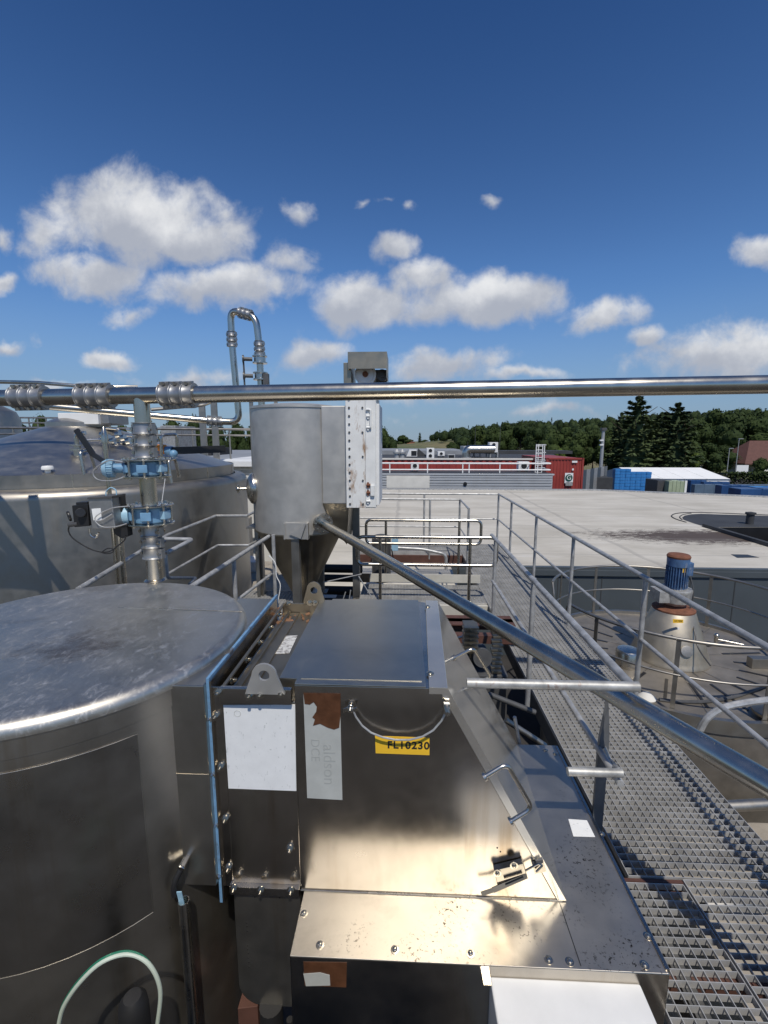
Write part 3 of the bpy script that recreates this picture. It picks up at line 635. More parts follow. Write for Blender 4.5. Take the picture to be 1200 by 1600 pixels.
# drain pipe with open top
dp = gy(287, 1407, 1.70)
b = MB(); n = 20
b.lathe([(.020, dp.z), (.0235, dp.z), (.0235, -2.8), (.020, -2.8), (.020, dp.z)], (dp.x, dp.y, 0), 24); o = b.build('drain_pipe', 'steel', label='slim open topped steel drain pipe standing beside the near tank', cat='pipe')
b = MB(); b.bar((dp.x - .004, dp.y, dp.z - .05), (dp.x - .012, dp.y - .01, dp.z + .055), .022, .004, (0, 1, 0)); b.build('blue_strip', 'blue_pale', label='pale blue plastic strip sticking out of the drain pipe', cat='strip')
# hose loop in the corner, black cylinder
h0 = 1.22
pts = [gy(x, y, d) for x, y, d in ((92, 1600, 1.25), (100, 1572, 1.25), (125, 1535, 1.25), (160, 1503, 1.27), (200, 1491, 1.3), (232, 1506, 1.3), (250, 1545, 1.3), (246, 1600, 1.3), (236, 1660, 1.3), (225, 1760, 1.3))]
sm = []
for i in range(len(pts) - 1):
    p_, a_, b_, n_ = pts[max(i - 1, 0)], pts[i], pts[i + 1], pts[min(i + 2, len(pts) - 1)]
    for k in range(6):
        t = k / 6; sm.append(.5 * ((2 * a_) + (b_ - p_) * t + (2 * p_ - 5 * a_ + 4 * b_ - n_) * t * t + (3 * a_ - p_ - 3 * b_ + n_) * t ** 3))
hz = thing('hose', 'green and milky white hose looped at the foot of the near tank', 'hose', sm[-1])
MB().tube(sm, .0072, 10).build('milky_hose', 'hose', hz)
MB().tube([p + V((-.0035, .004, .0062)) for p in sm[:34]], .0045, 8).build('green_stripe', 'green_dk', hz)
q = gy(210, 1590, 1.36)
b = MB(); b.lathe([(0, .10), (.03, .095), (.048, .07), (.052, .03), (.052, -1.2), (0, -1.2)], (q.x, q.y, q.z), 28); b.build('air_vessel', 'rubber', label='black domed cylinder at the foot of the near tank behind the hose', cat='cylinder')
# timber and pipe under the lower hopper
b = MB(); b.obox((-.74, 1.95, -.78), (.05, 0, .01), (.0, .14, 0), (0, 0, .30)); b.bevel(.004).build('prop_post', 'brown_steel', label='dark brown prop under the lower hopper of the filter', cat='prop')
b = MB(); b.tube([(-.62, 1.8, -.44), (-.62, 1.8, -.9), (-.6, 1.7, -1.6)], .055, 16, .1); b.tube([(-.52, 1.76, -.46), (-.51, 1.74, -.7)], .016, 10); b.build('outlet_hose', 'rubber', label='black hose hanging below the lower hopper', cat='hose')

# ================================================================ COUPLINGS, OVERHEAD PIPE, VALVE STACK
PR = .0545
def coupling_meshes():
    b = MB(); Lh = .118; r0 = PR + .010
    prof = [(PR - .001, -Lh)]
    for k in range(3):
        z0 = -Lh + k * 2 * Lh / 3; z1 = z0 + 2 * Lh / 3
        prof += [(r0 + .010, z0 + .001), (r0 + .010, z0 + .007), (r0, z0 + .012), (r0, z1 - .003)]
    prof += [(r0 + .010, Lh - .006), (r0 + .010, Lh), (PR - .001, Lh)]
    b.lathe(prof, seg=40)
    for s in (1, -1):                                     # clamp lugs above and below
        for k in range(3):
            zc = -Lh + (k + .5) * 2 * Lh / 3
            b.box((-.020, s * (r0 - .004), zc - .034), (.020, s * (r0 + .022), zc + .030))
    b.bevel(.0015, 1, 60)
    body = b.mesh('coupling', 'cast')
    bo = MB(); bo.cyl((0, 0, -.028), (0, 0, .028), .0065, 12); bo.cyl((0, 0, .024), (0, 0, .034), .0115, 12); bo.cyl((0, 0, -.034), (0, 0, -.024), .0115, 6)
    st = MB(); st.cyl((0, 0, 0), (0, 0, .022), .008, 14); st.cyl((0, 0, .022), (0, 0, .023), .0045, 10)
    return body, bo.mesh('bolt', 'steel'), st.mesh('stud', 'cast'), Lh, r0
CB, CBO, CST, CLH, CR0 = coupling_meshes()
def coupling(parent, c, axis, lugdir):
    m = frame(c, axis, V(axis).cross(V(lugdir)) * -1)      # local Z = pipe, local Y = lug direction
    o = place(CB, 'coupling', parent, m)
    for s in (1, -1):
        for k in range(3):
            zc = -CLH + (k + .5) * 2 * CLH / 3
            place_local(CBO, 'bolt', o, frame((0, s * (CR0 + .010), zc - .002), (1, 0, 0)))
    for zc in (-.026, .026): place_local(CST, 'stud', o, frame((-CR0 if False else CR0, 0, zc), (1, 0, 0)))
    return o
base = gz(243, 906, TZ)                                    # where the valve stack stands on the lid
SX, SY = base.x, base.y
tee = gy(219, 618, SY); tee.x = SX
def zs(y): return gy(230, y, SY).z
pL = gy(-260, 623.5, SY + .12); pR = gy(1420, 593, SY - .18)
# make the pipe pass exactly over the stack
dirp = (pR - pL).normalized(); kk = (SX - pL.x) / dirp.x; pt = pL + dirp * kk
pL += V((0, SY - pt.y, tee.z - pt.z)); pR += V((0, SY - pt.y, tee.z - pt.z))
ovh = thing('overhead_pipe', 'polished steel pipe running across the whole view above the tanks', 'pipe', pL)
MB().tube([pL, pR], PR, 40).build('pipe', 'steel_pipe', ovh)
MB().tube([pL + dirp * kk, V((SX, SY, zs(662)))], PR * .93, 36).build('tee_branch', 'steel_pipe', ovh)
for px in (47, 150, 279):
    y_ = 618; k = None
    t_lo, t_hi = 0.0, (pR - pL).length
    for _ in range(50):                                   # find the place on the pipe seen at that column
        tm = (t_lo + t_hi) / 2; p = pL + dirp * tm; d = p - _O
        xx = 600 + F_PX * d.dot(_Rv) / d.dot(_Fv)
        if xx < px: t_lo = tm
        else: t_hi = tm
    coupling(ovh, pL + dirp * t_lo, dirp, V((0, -.18, 1)).normalized() if px != 47 else V((0, -.1, 1)).normalized())
# valve stack on the lid
stk = thing('valve_stack', 'vertical steel pipe with two light blue butterfly valves on the near tank lid', 'valve pipe', (SX, SY, TZ))
def vp(z0, z1, r, name, mat, seg=32): return MB().lathe([(r, z0), (r, z1)], (SX, SY, 0), seg).build(name, mat, stk)
MB().lathe([(PR + .02, TZ), (PR + .012, TZ + .008), (PR, TZ + .012), (PR, zs(868))], (SX, SY, 0), 36).build('pipe', 'steel_pipe', stk)
vp(zs(790), zs(746), PR, 'pipe', 'steel_pipe'); vp(zs(826), zs(812), PR, 'pipe', 'steel_pipe'); vp(zs(720), zs(705), PR, 'pipe', 'steel_pipe')
c1 = V((SX, SY, (zs(662) + zs(714)) / 2)); c2 = V((SX, SY, (zs(824) + zs(868)) / 2))
side = V((.97, -.25, 0)).normalized()
coupling(stk, c1, (0, 0, 1), side); coupling(stk, c2, (0, 0, 1), side)
def valve(ztop, zbot, ax):
    h = ztop - zbot; zc = (ztop + zbot) / 2
    b = MB(); b.lathe([(PR - .002, zbot + .012), (.098, zbot + .012), (.108, zbot + .022), (.108, ztop - .022), (.098, ztop - .012), (PR - .002, ztop - .012)], (SX, SY, 0), 40)
    body = b.build('valve', 'blue_cast', stk)
    for (z0, z1) in ((ztop - .010, ztop), (zbot, zbot + .010)):
        MB().lathe([(PR - .001, z0), (.151, z0), (.154, z0 + .002), (.154, z1 - .002), (.151, z1), (PR - .001, z1)], (SX, SY, 0), 48).build('flange', 'steel', body)
    for k in range(8):
        a = R(22.5 + 45 * k); q = V((SX + .132 * math.cos(a), SY + .132 * math.sin(a), 0))
        b = MB(); b.cyl((q.x, q.y, zbot - .013), (q.x, q.y, ztop + .012), .0075, 10); b.cyl((q.x, q.y, ztop), (q.x, q.y, ztop + .010), .014, 6); b.cyl((q.x, q.y, zbot - .010), (q.x, q.y, zbot), .014, 6)
        b.build('bolt', 'steel', body)
    # cast lug ears in the blue body
    for k in range(4):
        a = R(-135 + 62 * k); q = V((SX + .118 * math.cos(a), SY + .118 * math.sin(a), zc))
        MB().obox(q, V((math.cos(a), math.sin(a), 0)) * .022, V((-math.sin(a), math.cos(a), 0)) * .034, V((0, 0, h * .22))).bevel(.006).build('ear', 'blue_pale' if k == 2 else 'blue_cast', body)
    return body, zc
ax = V((-.80, -.60, 0)).normalized()
v1, z1 = valve(zs(717), zs(745), ax); v2, z2 = valve(zs(788), zs(818), ax)
cc_ = V((SX, SY, z1))
ax1 = V((-.96, -.28, 0)).normalized()
b = MB(); b.cyl(cc_ + ax1 * .09, cc_ + ax1 * .20, .032, 24); b.cyl(cc_ + ax1 * .125, cc_ + ax1 * .14, .045, 24); b.build('neck', 'blue_cast', v1)
b = MB(); b.cyl(cc_ + ax1 * .20, cc_ + ax1 * .235, .055, 28); b.cyl(cc_ + ax1 * .235, cc_ + ax1 * .265, .066, 28, .05)
for k in range(24):
    a = 2 * PI * k / 24; u = V((-ax1.y, ax1.x, 0)) * math.cos(a) + V((0, 0, 1)) * math.sin(a); b.obox(cc_ + ax1 * .22 + u * .056, ax1 * .018, u * .005, u.cross(ax1) * .003)
b.build('adjuster_cap', 'blue_pale', v1)
# bent black hand lever of the upper valve
lv = [gy(119, 671, SY - .08), gy(146, 711, SY - .08), gy(167, 724, SY - .08)]
b = MB(); b.bar(lv[0], lv[1], .035, .02, (0, -1, .2)); b.bar(lv[1] - (lv[1] - lv[0]).normalized() * .005, lv[2] + V((.02, 0, -.01)), .032, .018, (0, -1, .2)); b.bevel(.003).build('hand_lever', 'black', v1)
def cable(pts, r, name, mat, parent, n=8, **kw):
    pts = [V(p) for p in pts]; sm = []
    for i in range(len(pts) - 1):
        p_, a_, b_, n_ = pts[max(i - 1, 0)], pts[i], pts[i + 1], pts[min(i + 2, len(pts) - 1)]
        for k in range(n):
            t = k / n; sm.append(.5 * ((2 * a_) + (b_ - p_) * t + (2 * p_ - 5 * a_ + 4 * b_ - n_) * t * t + (3 * a_ - p_ - 3 * b_ + n_) * t ** 3))
    sm.append(pts[-1]); return MB().tube(sm, r, 8).build(name, mat, parent, **kw)
cable([gy(x, y, SY - .12) for x, y in ((196, 722), (170, 720), (150, 731), (146, 742), (155, 750), (175, 751), (195, 745))], .004, 'band', 'galv', v1)
# lower valve actuator: blue neck, grey box, black switch box, cables
cc_ = V((SX, SY, z2)); ax2 = V((-.93, -.37, 0)).normalized()
b = MB(); b.cyl(cc_ + ax2 * .09, cc_ + ax2 * .17, .045, 24); b.cyl(cc_ + ax2 * .13, cc_ + ax2 * .205, .066, 28); b.build('neck', 'blue_pale', v2)
def gbox(px, d, depth): return [gy(x, y, d) for x, y in px], (0, depth, 0)
P, dd = gbox(((137, 779), (174, 777), (180, 826), (143, 827)), SY - .20, .13)
b = MB(); b.prism(P, dd); b.bevel(.008, 3); act = b.build('actuator_box', 'cast', v2)
P, dd = gbox(((136, 777), (175, 775), (175, 779), (136, 780)), SY - .21, .15)
MB().prism(P, dd).bevel(.003).build('lid', 'dark_steel', act)
P = [gy(x, y, SY - .202) for x, y in ((143, 795), (157, 794), (159, 812), (146, 813))]
MB().prism(P, (0, .003, 0)).build('white_label', 'white_sheet', act)
b = MB(); P, dd = gbox(((112, 790), (137, 788), (139, 822), (116, 824)), SY - .18, .1); b.prism(P, dd)
P, dd = gbox(((118, 785), (136, 784), (137, 790), (119, 792)), SY - .17, .08); b.prism(P, dd)
b.cyl(gy(110, 806, SY - .15), gy(106, 807, SY - .16), .035, 20); b.cyl(gy(126, 801, SY - .19), gy(126, 801, SY - .21), .03, 16); b.bevel(.004); b.build('switch_box', 'black', act)
b = MB(); b.cyl(gy(108, 820, SY - .17), gy(122, 818, SY - .17), .016, 14); b.build('plug', 'dark_steel', act)
P, dd = gbox(((178, 776), (188, 775), (190, 800), (180, 800)), SY - .12, .06); MB().prism(P, dd).bevel(.004).build('black_cover', 'black', act)
P, dd = gbox(((176, 822), (198, 820), (200, 838), (190, 842), (178, 834)), SY - .13, .06); MB().prism(P, dd).bevel(.004).build('black_cover', 'black', act)
cable([gy(x, y, SY - .17) for x, y in ((109, 821), (107, 829), (113, 840), (130, 852), (150, 861), (170, 862), (185, 852), (195, 843), (196, 836))], .0045, 'cable', 'rubber', act)
cable([gy(x, y, SY - .17) for x, y in ((160, 862), (168, 857), (177, 858), (176, 863), (166, 865), (158, 863))], .004, 'cable', 'rubber', act)
cable([gy(x, y, SY - .19) for x, y in ((140, 826), (142, 836), (150, 840), (154, 832))], .008, 'cable', 'steel', act)
cable([gy(x, y, SY - .22) for x, y in ((200, 791), (175, 794), (152, 805), (149, 814), (160, 823), (180, 823), (198, 818))], .0035, 'band', 'galv', act)
cable([gy(x, y, SY - .22) for x, y in ((150, 814), (160, 812), (175, 803))], .0035, 'band', 'galv', act)
cable([gy(x, y, SY - .15) for x, y in ((166, 776), (166, 768), (173, 762), (181, 766), (182, 776))], .004, 'cable', 'blue_pale', act)
# earthing wire between the valves
cable([gy(258, 748, SY - .1), gy(253, 784, SY - .1)], .0022, 'earth_wire', 'white', stk)
# two standpipes behind the stack
for (x, yt, r, lab) in ((164, 692, .017, 'thin steel standpipe with pointed cap left of the valve stack'), (184, 815, .030, 'thicker steel standpipe just left of the valve stack')):
    t = gy(x, yt, 3.75); bm_ = gy(x + (905 - yt) * .06, 908, 3.75)
    b = MB(); b.lathe([(r, -.3), (r, t.z), (r * 1.5, t.z), (r * 1.5, t.z + .06), (r * .5, t.z + .13), (0, t.z + .14)] if r < .02 else [(r, -.3), (r, t.z), (0, t.z)], (t.x, t.y, 0), 24)
    b.build('standpipe', 'steel_pipe', label=lab, cat='pipe')

# ================================================================ BIG TANK BEHIND
BC = V((-4.92, 6.9, 0)); BR = 2.4; BZ = 1.70
big = thing('conical_tank', 'large stainless tank with shallow conical roof behind the near tank', 'tank', (BC.x, BC.y, -2.8))
prof = [(BR, -2.8), (BR, BZ - .1)] + [(BR - .10 + .10 * math.cos(a), BZ - .1 + .10 * math.sin(a)) for a in [PI / 2 * k / 8 for k in range(1, 9)]] + [(BR - .18, BZ + .01)]
MB().lathe(prof, (BC.x, BC.y, 0), 128).build('shell', 'steel_matte', big)
MB().lathe([(BR - .20, BZ), (BR - .20, BZ + .16), (BR - .22, BZ + .165)], (BC.x, BC.y, 0), 96).build('rim', 'steel_matte', big)
MB().lathe([(BR - .21, BZ + .15), (.42, BZ + .74), (.42, BZ + .80), (.30, BZ + .86), (0, BZ + .86)], (BC.x, BC.y, 0), 96).build('cone_roof', 'steel_cone', big)
b = MB()
for k in range(16):
    a = R(-170 + k * 22.5); ca, sa = math.cos(a), math.sin(a)
    b.bar((BC.x + (BR - .199) * ca, BC.y + (BR - .199) * sa, BZ + .01), (BC.x + (BR - .199) * ca, BC.y + (BR - .199) * sa, BZ + .16), .012, .004, (ca, sa, 0))
b.build('rim_joint', 'steel', big)
q = gy(126, 653, BC.y - .3) + V((0, .3, 0))
b = MB(); b.box((q.x - .34, q.y - .3, q.z - .09), (q.x + .26, q.y + .3, q.z + .07)); b.bevel(.01); wb = b.build('drive_box', 'white', big)
b = MB(); b.box((q.x + .26, q.y - .25, q.z - .08), (q.x + .38, q.y + .25, q.z + .06)); b.bevel(.01); b.build('end_cap', 'cast', wb)
# fittings on the roof
def on_roof(px, py):
    # walk along the ray until it meets the cone
    r = ray(px, py); t = 3.0
    while t < 9:
        p = _O + r * t; d = (V((p.x, p.y, 0)) - BC).length
        h = BZ + .15 + (BR - .21 - d) / (BR - .63) * .59 if d < BR - .21 else BZ
        if p.z <= h and d < BR: return V((p.x, p.y, h))
        t += .01
    return gy(px, py, 5)
q = on_roof(75, 738); b = MB(); b.lathe([(.0, .075), (.05, .07), (.06, .055), (.06, .03), (.03, .03), (.03, -.02)], q, 24); b.build('vent_cap', 'white', big)
q = on_roof(122, 711); b = MB(); b.lathe([(.05, -.03), (.05, .05), (.085, .05), (.085, .075), (.04, .08), (.04, .11), (.085, .11), (.085, .125), (0, .125)], q, 28); b.tube([q + V((0, 0, .12)), q + V((0, 0, .25)), q + V((.12, 0, .27))], .025, 12, .05); b.build('manifold', 'steel', big)
for px, py in ((133, 760), (270, 752)):
    q = on_roof(px, py) if px < 200 else gy(268, 755, 5.2)
    b = MB(); b.tube([q, q + V((-.02, .0, .26)), q + V((-.02, .16, .28)), q + V((0, .2, .05))], .019, 12, .05); b.build('grab_handle', 'steel', big)
# orange and blue sensor on a bracket, rails on the roof edge
q = gy(256, 702, 6.3)
sen = thing('level_sensor', 'orange capped sensor with blue head beside the conical tank', 'sensor', q - V((0, 0, .1)))
b = MB(); b.cyl(q - V((.09, 0, 0)), q + V((.03, 0, 0)), .065, 20); b.bevel(.01); b.build('cap', 'orange', sen)
b = MB(); b.cyl(q + V((.03, 0, -.02)), q + V((.12, 0, -.02)), .06, 20); b.sph(q + V((.15, -.03, -.06)), .055); b.build('head', 'blue_cast', sen)
b = MB(); b.bar(q + V((.13, 0, -.02)), q + V((.75, .3, 0)), .06, .1); b.build('arm', 'black', sen)
# pipework around the neck of the cone
pw = thing('roof_pipework', 'small bright pipes and clamps on the conical tank roof behind the valves', 'pipework', gy(175, 700, 6.2))
b = MB(); r_ = random.Random(3)
for k in range(7):
    x0 = 150 + r_.random() * 55; y0 = 668 + r_.random() * 26; d = 6.0 + r_.random() * .8
    MB().tube([gy(x0, y0, d), gy(x0 + 14 + 12 * r_.random(), y0 + r_.uniform(-4, 4), d), gy(x0 + 22, y0 + r_.uniform(8, 16), d)], .022, 10, .05).build('pipe', 'steel', pw)
for k in range(6): q = gy(158 + k * 8, 680 + (k % 3) * 5, 6.1); MB().cyl(q, q + V((.05, 0, .01)), .045, 12).build('clamp', 'steel', pw)
MB().tube([gy(130, 688, 6), gy(205, 684, 6.3)], .02, 10).build('rail', 'steel', pw)
b = MB(); b.tube([gy(252, 716, 6.2), gy(252, 680, 6.2), gy(276, 678, 6.4), gy(277, 700, 6.4)], .022, 10, .06); b.build('rail', 'steel', pw)

# ================================================================ SECOND PIPE WITH GOOSENECK, SILO
gn = thing('gooseneck_pipe', 'steel pipe rising into a gooseneck bend and dropping into the silo top', 'pipe', gy(372, 660, 6.3))
GR = .044
GP = [gy(-90, 620, 5.3), gy(80, 636, 5.6), gy(345, 659, 6.25)]
up0 = gy(374, 657, 6.3)
top_y = 488
pA = gy(365, 500, 6.3); rise = V((up0.x - .05, 6.3, pA.z))
pB = V((up0.x - .05, 6.3, gy(365, 484, 6.3).z)); dn_ = gy(401, 525, 6.2)
pC = V((dn_.x, 6.2, gy(390, 495, 6.2).z))
GP2 = [GP[0], GP[2], V((up0.x, 6.3, gy(370, 659, 6.3).z)), rise + V((0, 0, -.3)), pB, pC, V((dn_.x + .03, 6.2, gy(398, 540, 6.2).z)), V((dn_.x + .03, 6.2, 2.60))]
MB().tube(GP2, GR, 24, .13).build('pipe', 'steel_pipe', gn)
S_ = .92
def gcoup(c, axis):
    o = coupling(gn, c, axis, V((1, -.2, 0)) if abs(V(axis).z) > .5 else V((0, 0, 1))); o.matrix_basis = o.matrix_basis @ M.Scale(.82, 4); return o
gcoup(V((up0.x - .05, 6.3, gy(367, 530, 6.3).z)), (0, 0, 1)); gcoup(V((dn_.x + .03, 6.2, gy(397, 545, 6.2).z)), (0, 0, 1))
gcoup(GP[2] - (GP[2] - GP[0]).normalized() * .08, GP[2] - GP[0])
gcoup((pB + pC) / 2 + V((.03, 0, -.01)), (pC - pB))
for yv in (562, 588):
    q = V((dn_.x + .03, 6.2, gy(400, yv, 6.2).z))
    b = MB(); b.lathe([(.04, -.05), (.095, -.05), (.095, -.035), (.075, -.028), (.075, .028), (.095, .035), (.095, .05), (.04, .05)], q, 28); vb = b.build('valve', 'steel', gn)
    b = MB(); b.cyl(q + V((-.09, -.03, 0)), q + V((-.19, -.06, 0)), .025, 12); b.cyl(q + V((-.19, -.06, 0)), q + V((-.21, -.065, 0)), .05, 16); b.bar(q + V((-.2, -.06, 0)), q + V((-.19, -.07, -.25)), .02, .012); b.build('lever', 'dark_steel', vb)
b = MB(); q = gy(416, 590, 6.15); b.box(q - V((.035, .03, .1)), q + V((.035, .03, .05))); b.bevel(.006); b.build('switch', 'dark_steel', gn)

SL = V((gy(468, 760, 6.2).x, 6.2, 0)); SR = .60; SZ1 = gy(468, 632, 5.65).z; SZ0 = gy(468, 838, 5.6).z
silo = thing('hopper_silo', 'grey steel cylindrical silo with conical hopper and white rusty filter panel', 'silo', (SL.x, SL.y, -.05))
b = MB(); b.lathe([(0, SZ1 + .05), (SR * .6, SZ1 + .035), (SR - .03, SZ1 + .005), (SR + .012, SZ1), (SR + .012, SZ1 - .03), (SR, SZ1 - .035), (SR, SZ0)], SL, 96); b.build('shell', 'steel_silo', silo)
b = MB(); b.lathe([(SR + .006, SZ0 + .012), (SR + .006, SZ0 - .004), (SR - .004, SZ0 - .004), (.10, .05), (.10, -.05)], SL, 96); b.build('cone', 'steel_old', silo)
# flat side box (tangent housing) and its hopper
bx0 = gy(503, 700, 5.75).x; bx1 = gy(545, 700, 5.75).x; bz0 = gy(520, 787, 5.75).z
b = MB(); b.box((bx0, 5.73, bz0), (bx1, 6.5, SZ1 - .01)); b.bevel(.012, 3); b.build('side_housing', 'steel_silo', silo)
hb = [V((bx0, 5.735, bz0)), V((bx1 - .004, 5.735, bz0)), V((bx1 - .004, 6.49, bz0)), V((bx0, 6.49, bz0))]
tz = SZ0 - .05; hl = [V((bx0 + .16, 5.82, tz + .06)), V((bx1 - .05, 5.82, tz - .1)), V((bx1 - .05, 6.4, tz - .1)), V((bx0 + .16, 6.4, tz + .06))]
b = MB()
for i in range(4): b.quad(hb[i], hb[(i + 1) % 4], hl[(i + 1) % 4], hl[i])
b.quad(*hl); b.build('side_hopper', 'steel_old', silo)
# bracket plate between shell and front leg
q0 = gy(443, 817, 5.585); q1 = gy(482, 843, 5.585)
b = MB(); b.box((q0.x, 5.565, q1.z), (q0.x + .02, 5.66, q0.z)); b.box((q1.x - .02, 5.565, q1.z), (q1.x, 5.66, q0.z)); b.box((q0.x, 5.585, q1.z + .0), (q1.x, 5.60, q0.z)); b.bevel(.003); b.build('leg_bracket', 'steel_silo', silo)
b = MB(); b.prism([gy(478, 818, 5.56), gy(470, 842, 5.56), gy(452, 835, 5.56)], (0, .012, 0)); b.build('gusset', 'steel_silo', silo)
# legs
def leg(px, top, d, z0=-.05, wd=.10):
    t = gy(px, top, d); b = MB(); b.box((t.x - wd / 2, d - wd / 2, z0), (t.x + wd / 2, d + wd / 2, t.z)); b.bevel(.004)
    b.box((t.x - wd, d - wd, z0), (t.x + wd, d + wd, z0 + .012)); return b.build('leg', 'steel_matte', silo)
leg(462, 838, 5.66); leg(404, 815, 6.45); leg(556, 790, 6.4); leg(500, 838, 6.75)
b = MB(); q = gy(404, 818, 6.4); b.box((q.x - .08, 6.1, q.z - .02), (q.x + .25, 6.42, q.z + .0)); b.sph(gy(414, 813, 6.25), .05); b.build('leg_bracket', 'steel_matte', silo)
# manhole on the left side, seen edge on
mc = V((SL.x - SR * .93, SL.y - .22, gy(400, 763, 6.0).z)); mn = V((-.93, -.36, 0)).normalized()
b = MB(); fm = frame(mc, mn, (0, 0, 1)); b.lathe([(0, .10), (.12, .085), (.19, .045), (.205, .02), (.205, -.0), (.19, -.06), (.17, -.08)], mat=fm, seg=40); mh = b.build('manhole', 'steel', silo)
b = MB(); b.cyl(mc + mn * .02, mc + mn * .2, .018, 10); b.cyl(mc + mn * .2 + V((0, 0, -.05)), mc + mn * .2 + V((0, 0, .05)), .014, 10); b.sph(mc + mn * .2, .03); b.build('wheel', 'steel', mh)
# white filter panel with bolts, hinges and rust
wx0 = gy(540, 700, 5.62).x; wx1 = gy(590, 700, 5.62).x; wz0 = gy(565, 794, 5.62).z; wz1 = gy(565, 617, 5.62).z
b = MB(); b.box((wx0, 5.64, wz0), (wx1 - .02, 6.45, wz1)); b.bevel(.005); wp = b.build('filter_panel', 'white_paint', silo)
wm = gy(571, 700, 5.62).x
b = MB(); b.box((wm, 5.622, wz0 + .01), (wx1 - .025, 5.642, wz1 - .01)); b.bevel(.004); b.build('cover', 'white_paint', wp)
b = MB(); b.box((wx1 - .022, 5.66, wz0 + .03), (wx1 + .02, 6.40, wz1 - .1)); b.bevel(.008); b.build('side_cover', 'white', wp)
b = MB()
for k in range(14):
    z = wz0 + .05 + (wz1 - wz0 - .1) * k / 13
    b.cyl((wx0 + .045, 5.641, z), (wx0 + .045, 5.630, z), .013, 8)
    if k % 3 == 0: b.cyl((wm - .035, 5.641, z), (wm - .035, 5.630, z), .012, 8)
b.build('bolt_row', 'dark_steel', wp)
for yq in (650, 668, 758, 770, 783):
    q = gy(575, yq, 5.615); b = MB(); b.cyl(q + V((-.02, 0, 0)), q + V((.03, 0, 0)), .018, 10); b.box(q + V((-.012, -.008, -.035)), q + V((.012, .012, .035))); b.bevel(.002); b.build('hinge', 'rust' if yq in (758, 770) else 'white_paint', wp)
q = gy(582, 766, 5.60); b = MB(); b.box(q - V((.025, .01, .07)), q + V((.025, .03, .06))); b.bevel(.005); b.build('padlock_box', 'white_paint', wp)
b = MB(); b.tube([gy(572, 640, 5.61), gy(579, 640, 5.6), gy(579, 668, 5.6)], .012, 8, .02); b.build('clamp_bar', 'white_paint', wp)
# hood with fan above
hx0 = gy(545, 570, 5.7).x; hx1 = gy(605, 570, 5.7).x; hz0 = gy(575, 578, 5.7).z; hz1 = gy(575, 552, 5.7).z; hzb = gy(575, 600, 5.7).z
hood = [(hx0, 5.60, hz0), (hx1, 5.60, hz0), (hx1, 5.60, hz1), (hx0, 5.60, hz1)]
b = MB(); b.box((hx0, 5.6, hz1 - .006), (hx1, 6.15, hz1)); b.box((hx0, 5.6, hz0), (hx1, 5.607, hz1 - .006)); b.box((hx0, 5.607, hz0 - .0), (hx0 + .006, 6.15, hz1 - .006)); b.box((hx1 - .006, 5.607, hz0 - .1), (hx1, 6.15, hz1 - .006)); hd = b.build('hood', 'steel_old', silo)
b = MB(); b.box((hx0 - .06, 5.66, wz1), (hx0 + .03, 6.2, hz0 + .08)); b.bevel(.004); b.build('side_post', 'steel_old', hd)
q = gy(571, 585, 5.75); b = MB(); b.cyl(q, q + V((0, .3, 0)), .13, 28); b.cyl(q - V((0, .012, 0)), q, .10, 28); b.build('fan', 'white', hd)
b = MB(); b.cyl(q - V((0, .03, 0)), q - V((0, .012, 0)), .035, 16); b.build('hub', 'rust', hd)
q2 = gy(597, 586, 5.8); b = MB(); b.cyl(q2, q2 + V((0, .25, 0)), .07, 20); b.cyl(q2 - V((0, .02, 0)), q2, .03, 14); b.box(q2 + V((-.2, .12, -.2)), q2 + V((.05, .3, .08))); b.build('motor', 'dark_steel', hd)
b = MB(); b.box((wx0 + .05, 5.7, wz1), (hx1, 6.15, wz1 + .05)); b.build('base_plate', 'steel_old', hd)
# wires dangling by the silo
cable([gy(x, y, 5.3) for x, y in ((420, 868), (430, 880), (432, 900), (438, 915), (434, 940))], .006, 'hanging_cord', 'white', None, label='white cord dangling beside the silo leg', cat='cord')
# diagonal pipe from silo to the right
q0 = gy(505, 818, 5.60)
dd_ = V((1.06, 2.25, 1.0 - .06)); dd_ = gy(945, 1076, 2.24)
q1 = q0 + (dd_ - q0) * 1.52
dgn = thing('diagonal_pipe', 'thick steel pipe slanting from the silo across the walkway to the lower right', 'pipe', q1)
DR = .052
MB().tube([q0, q1], DR, 40).build('pipe', 'steel_pipe', dgn)
fd = (q1 - q0).normalized(); fmt = frame(q0, fd)
b = MB(); b.lathe([(DR, .0), (.125, .0), (.125, .018), (DR, .018)], mat=fmt, seg=36); b.lathe([(DR, -.03), (.125, -.03), (.125, -.008), (DR, -.008)], mat=fmt, seg=36); b.lathe([(DR + .01, -.3), (DR + .01, -.03)], mat=fmt, seg=30); b.bevel(.002); fl = b.build('flange', 'steel', dgn)
for k in range(8):
    a = 2 * PI * k / 8; place_local(BOLT, 'bolt', fl, M.Translation(-off(fl)) @ fmt @ M.Translation((.1 * math.cos(a), .1 * math.sin(a), .018)))

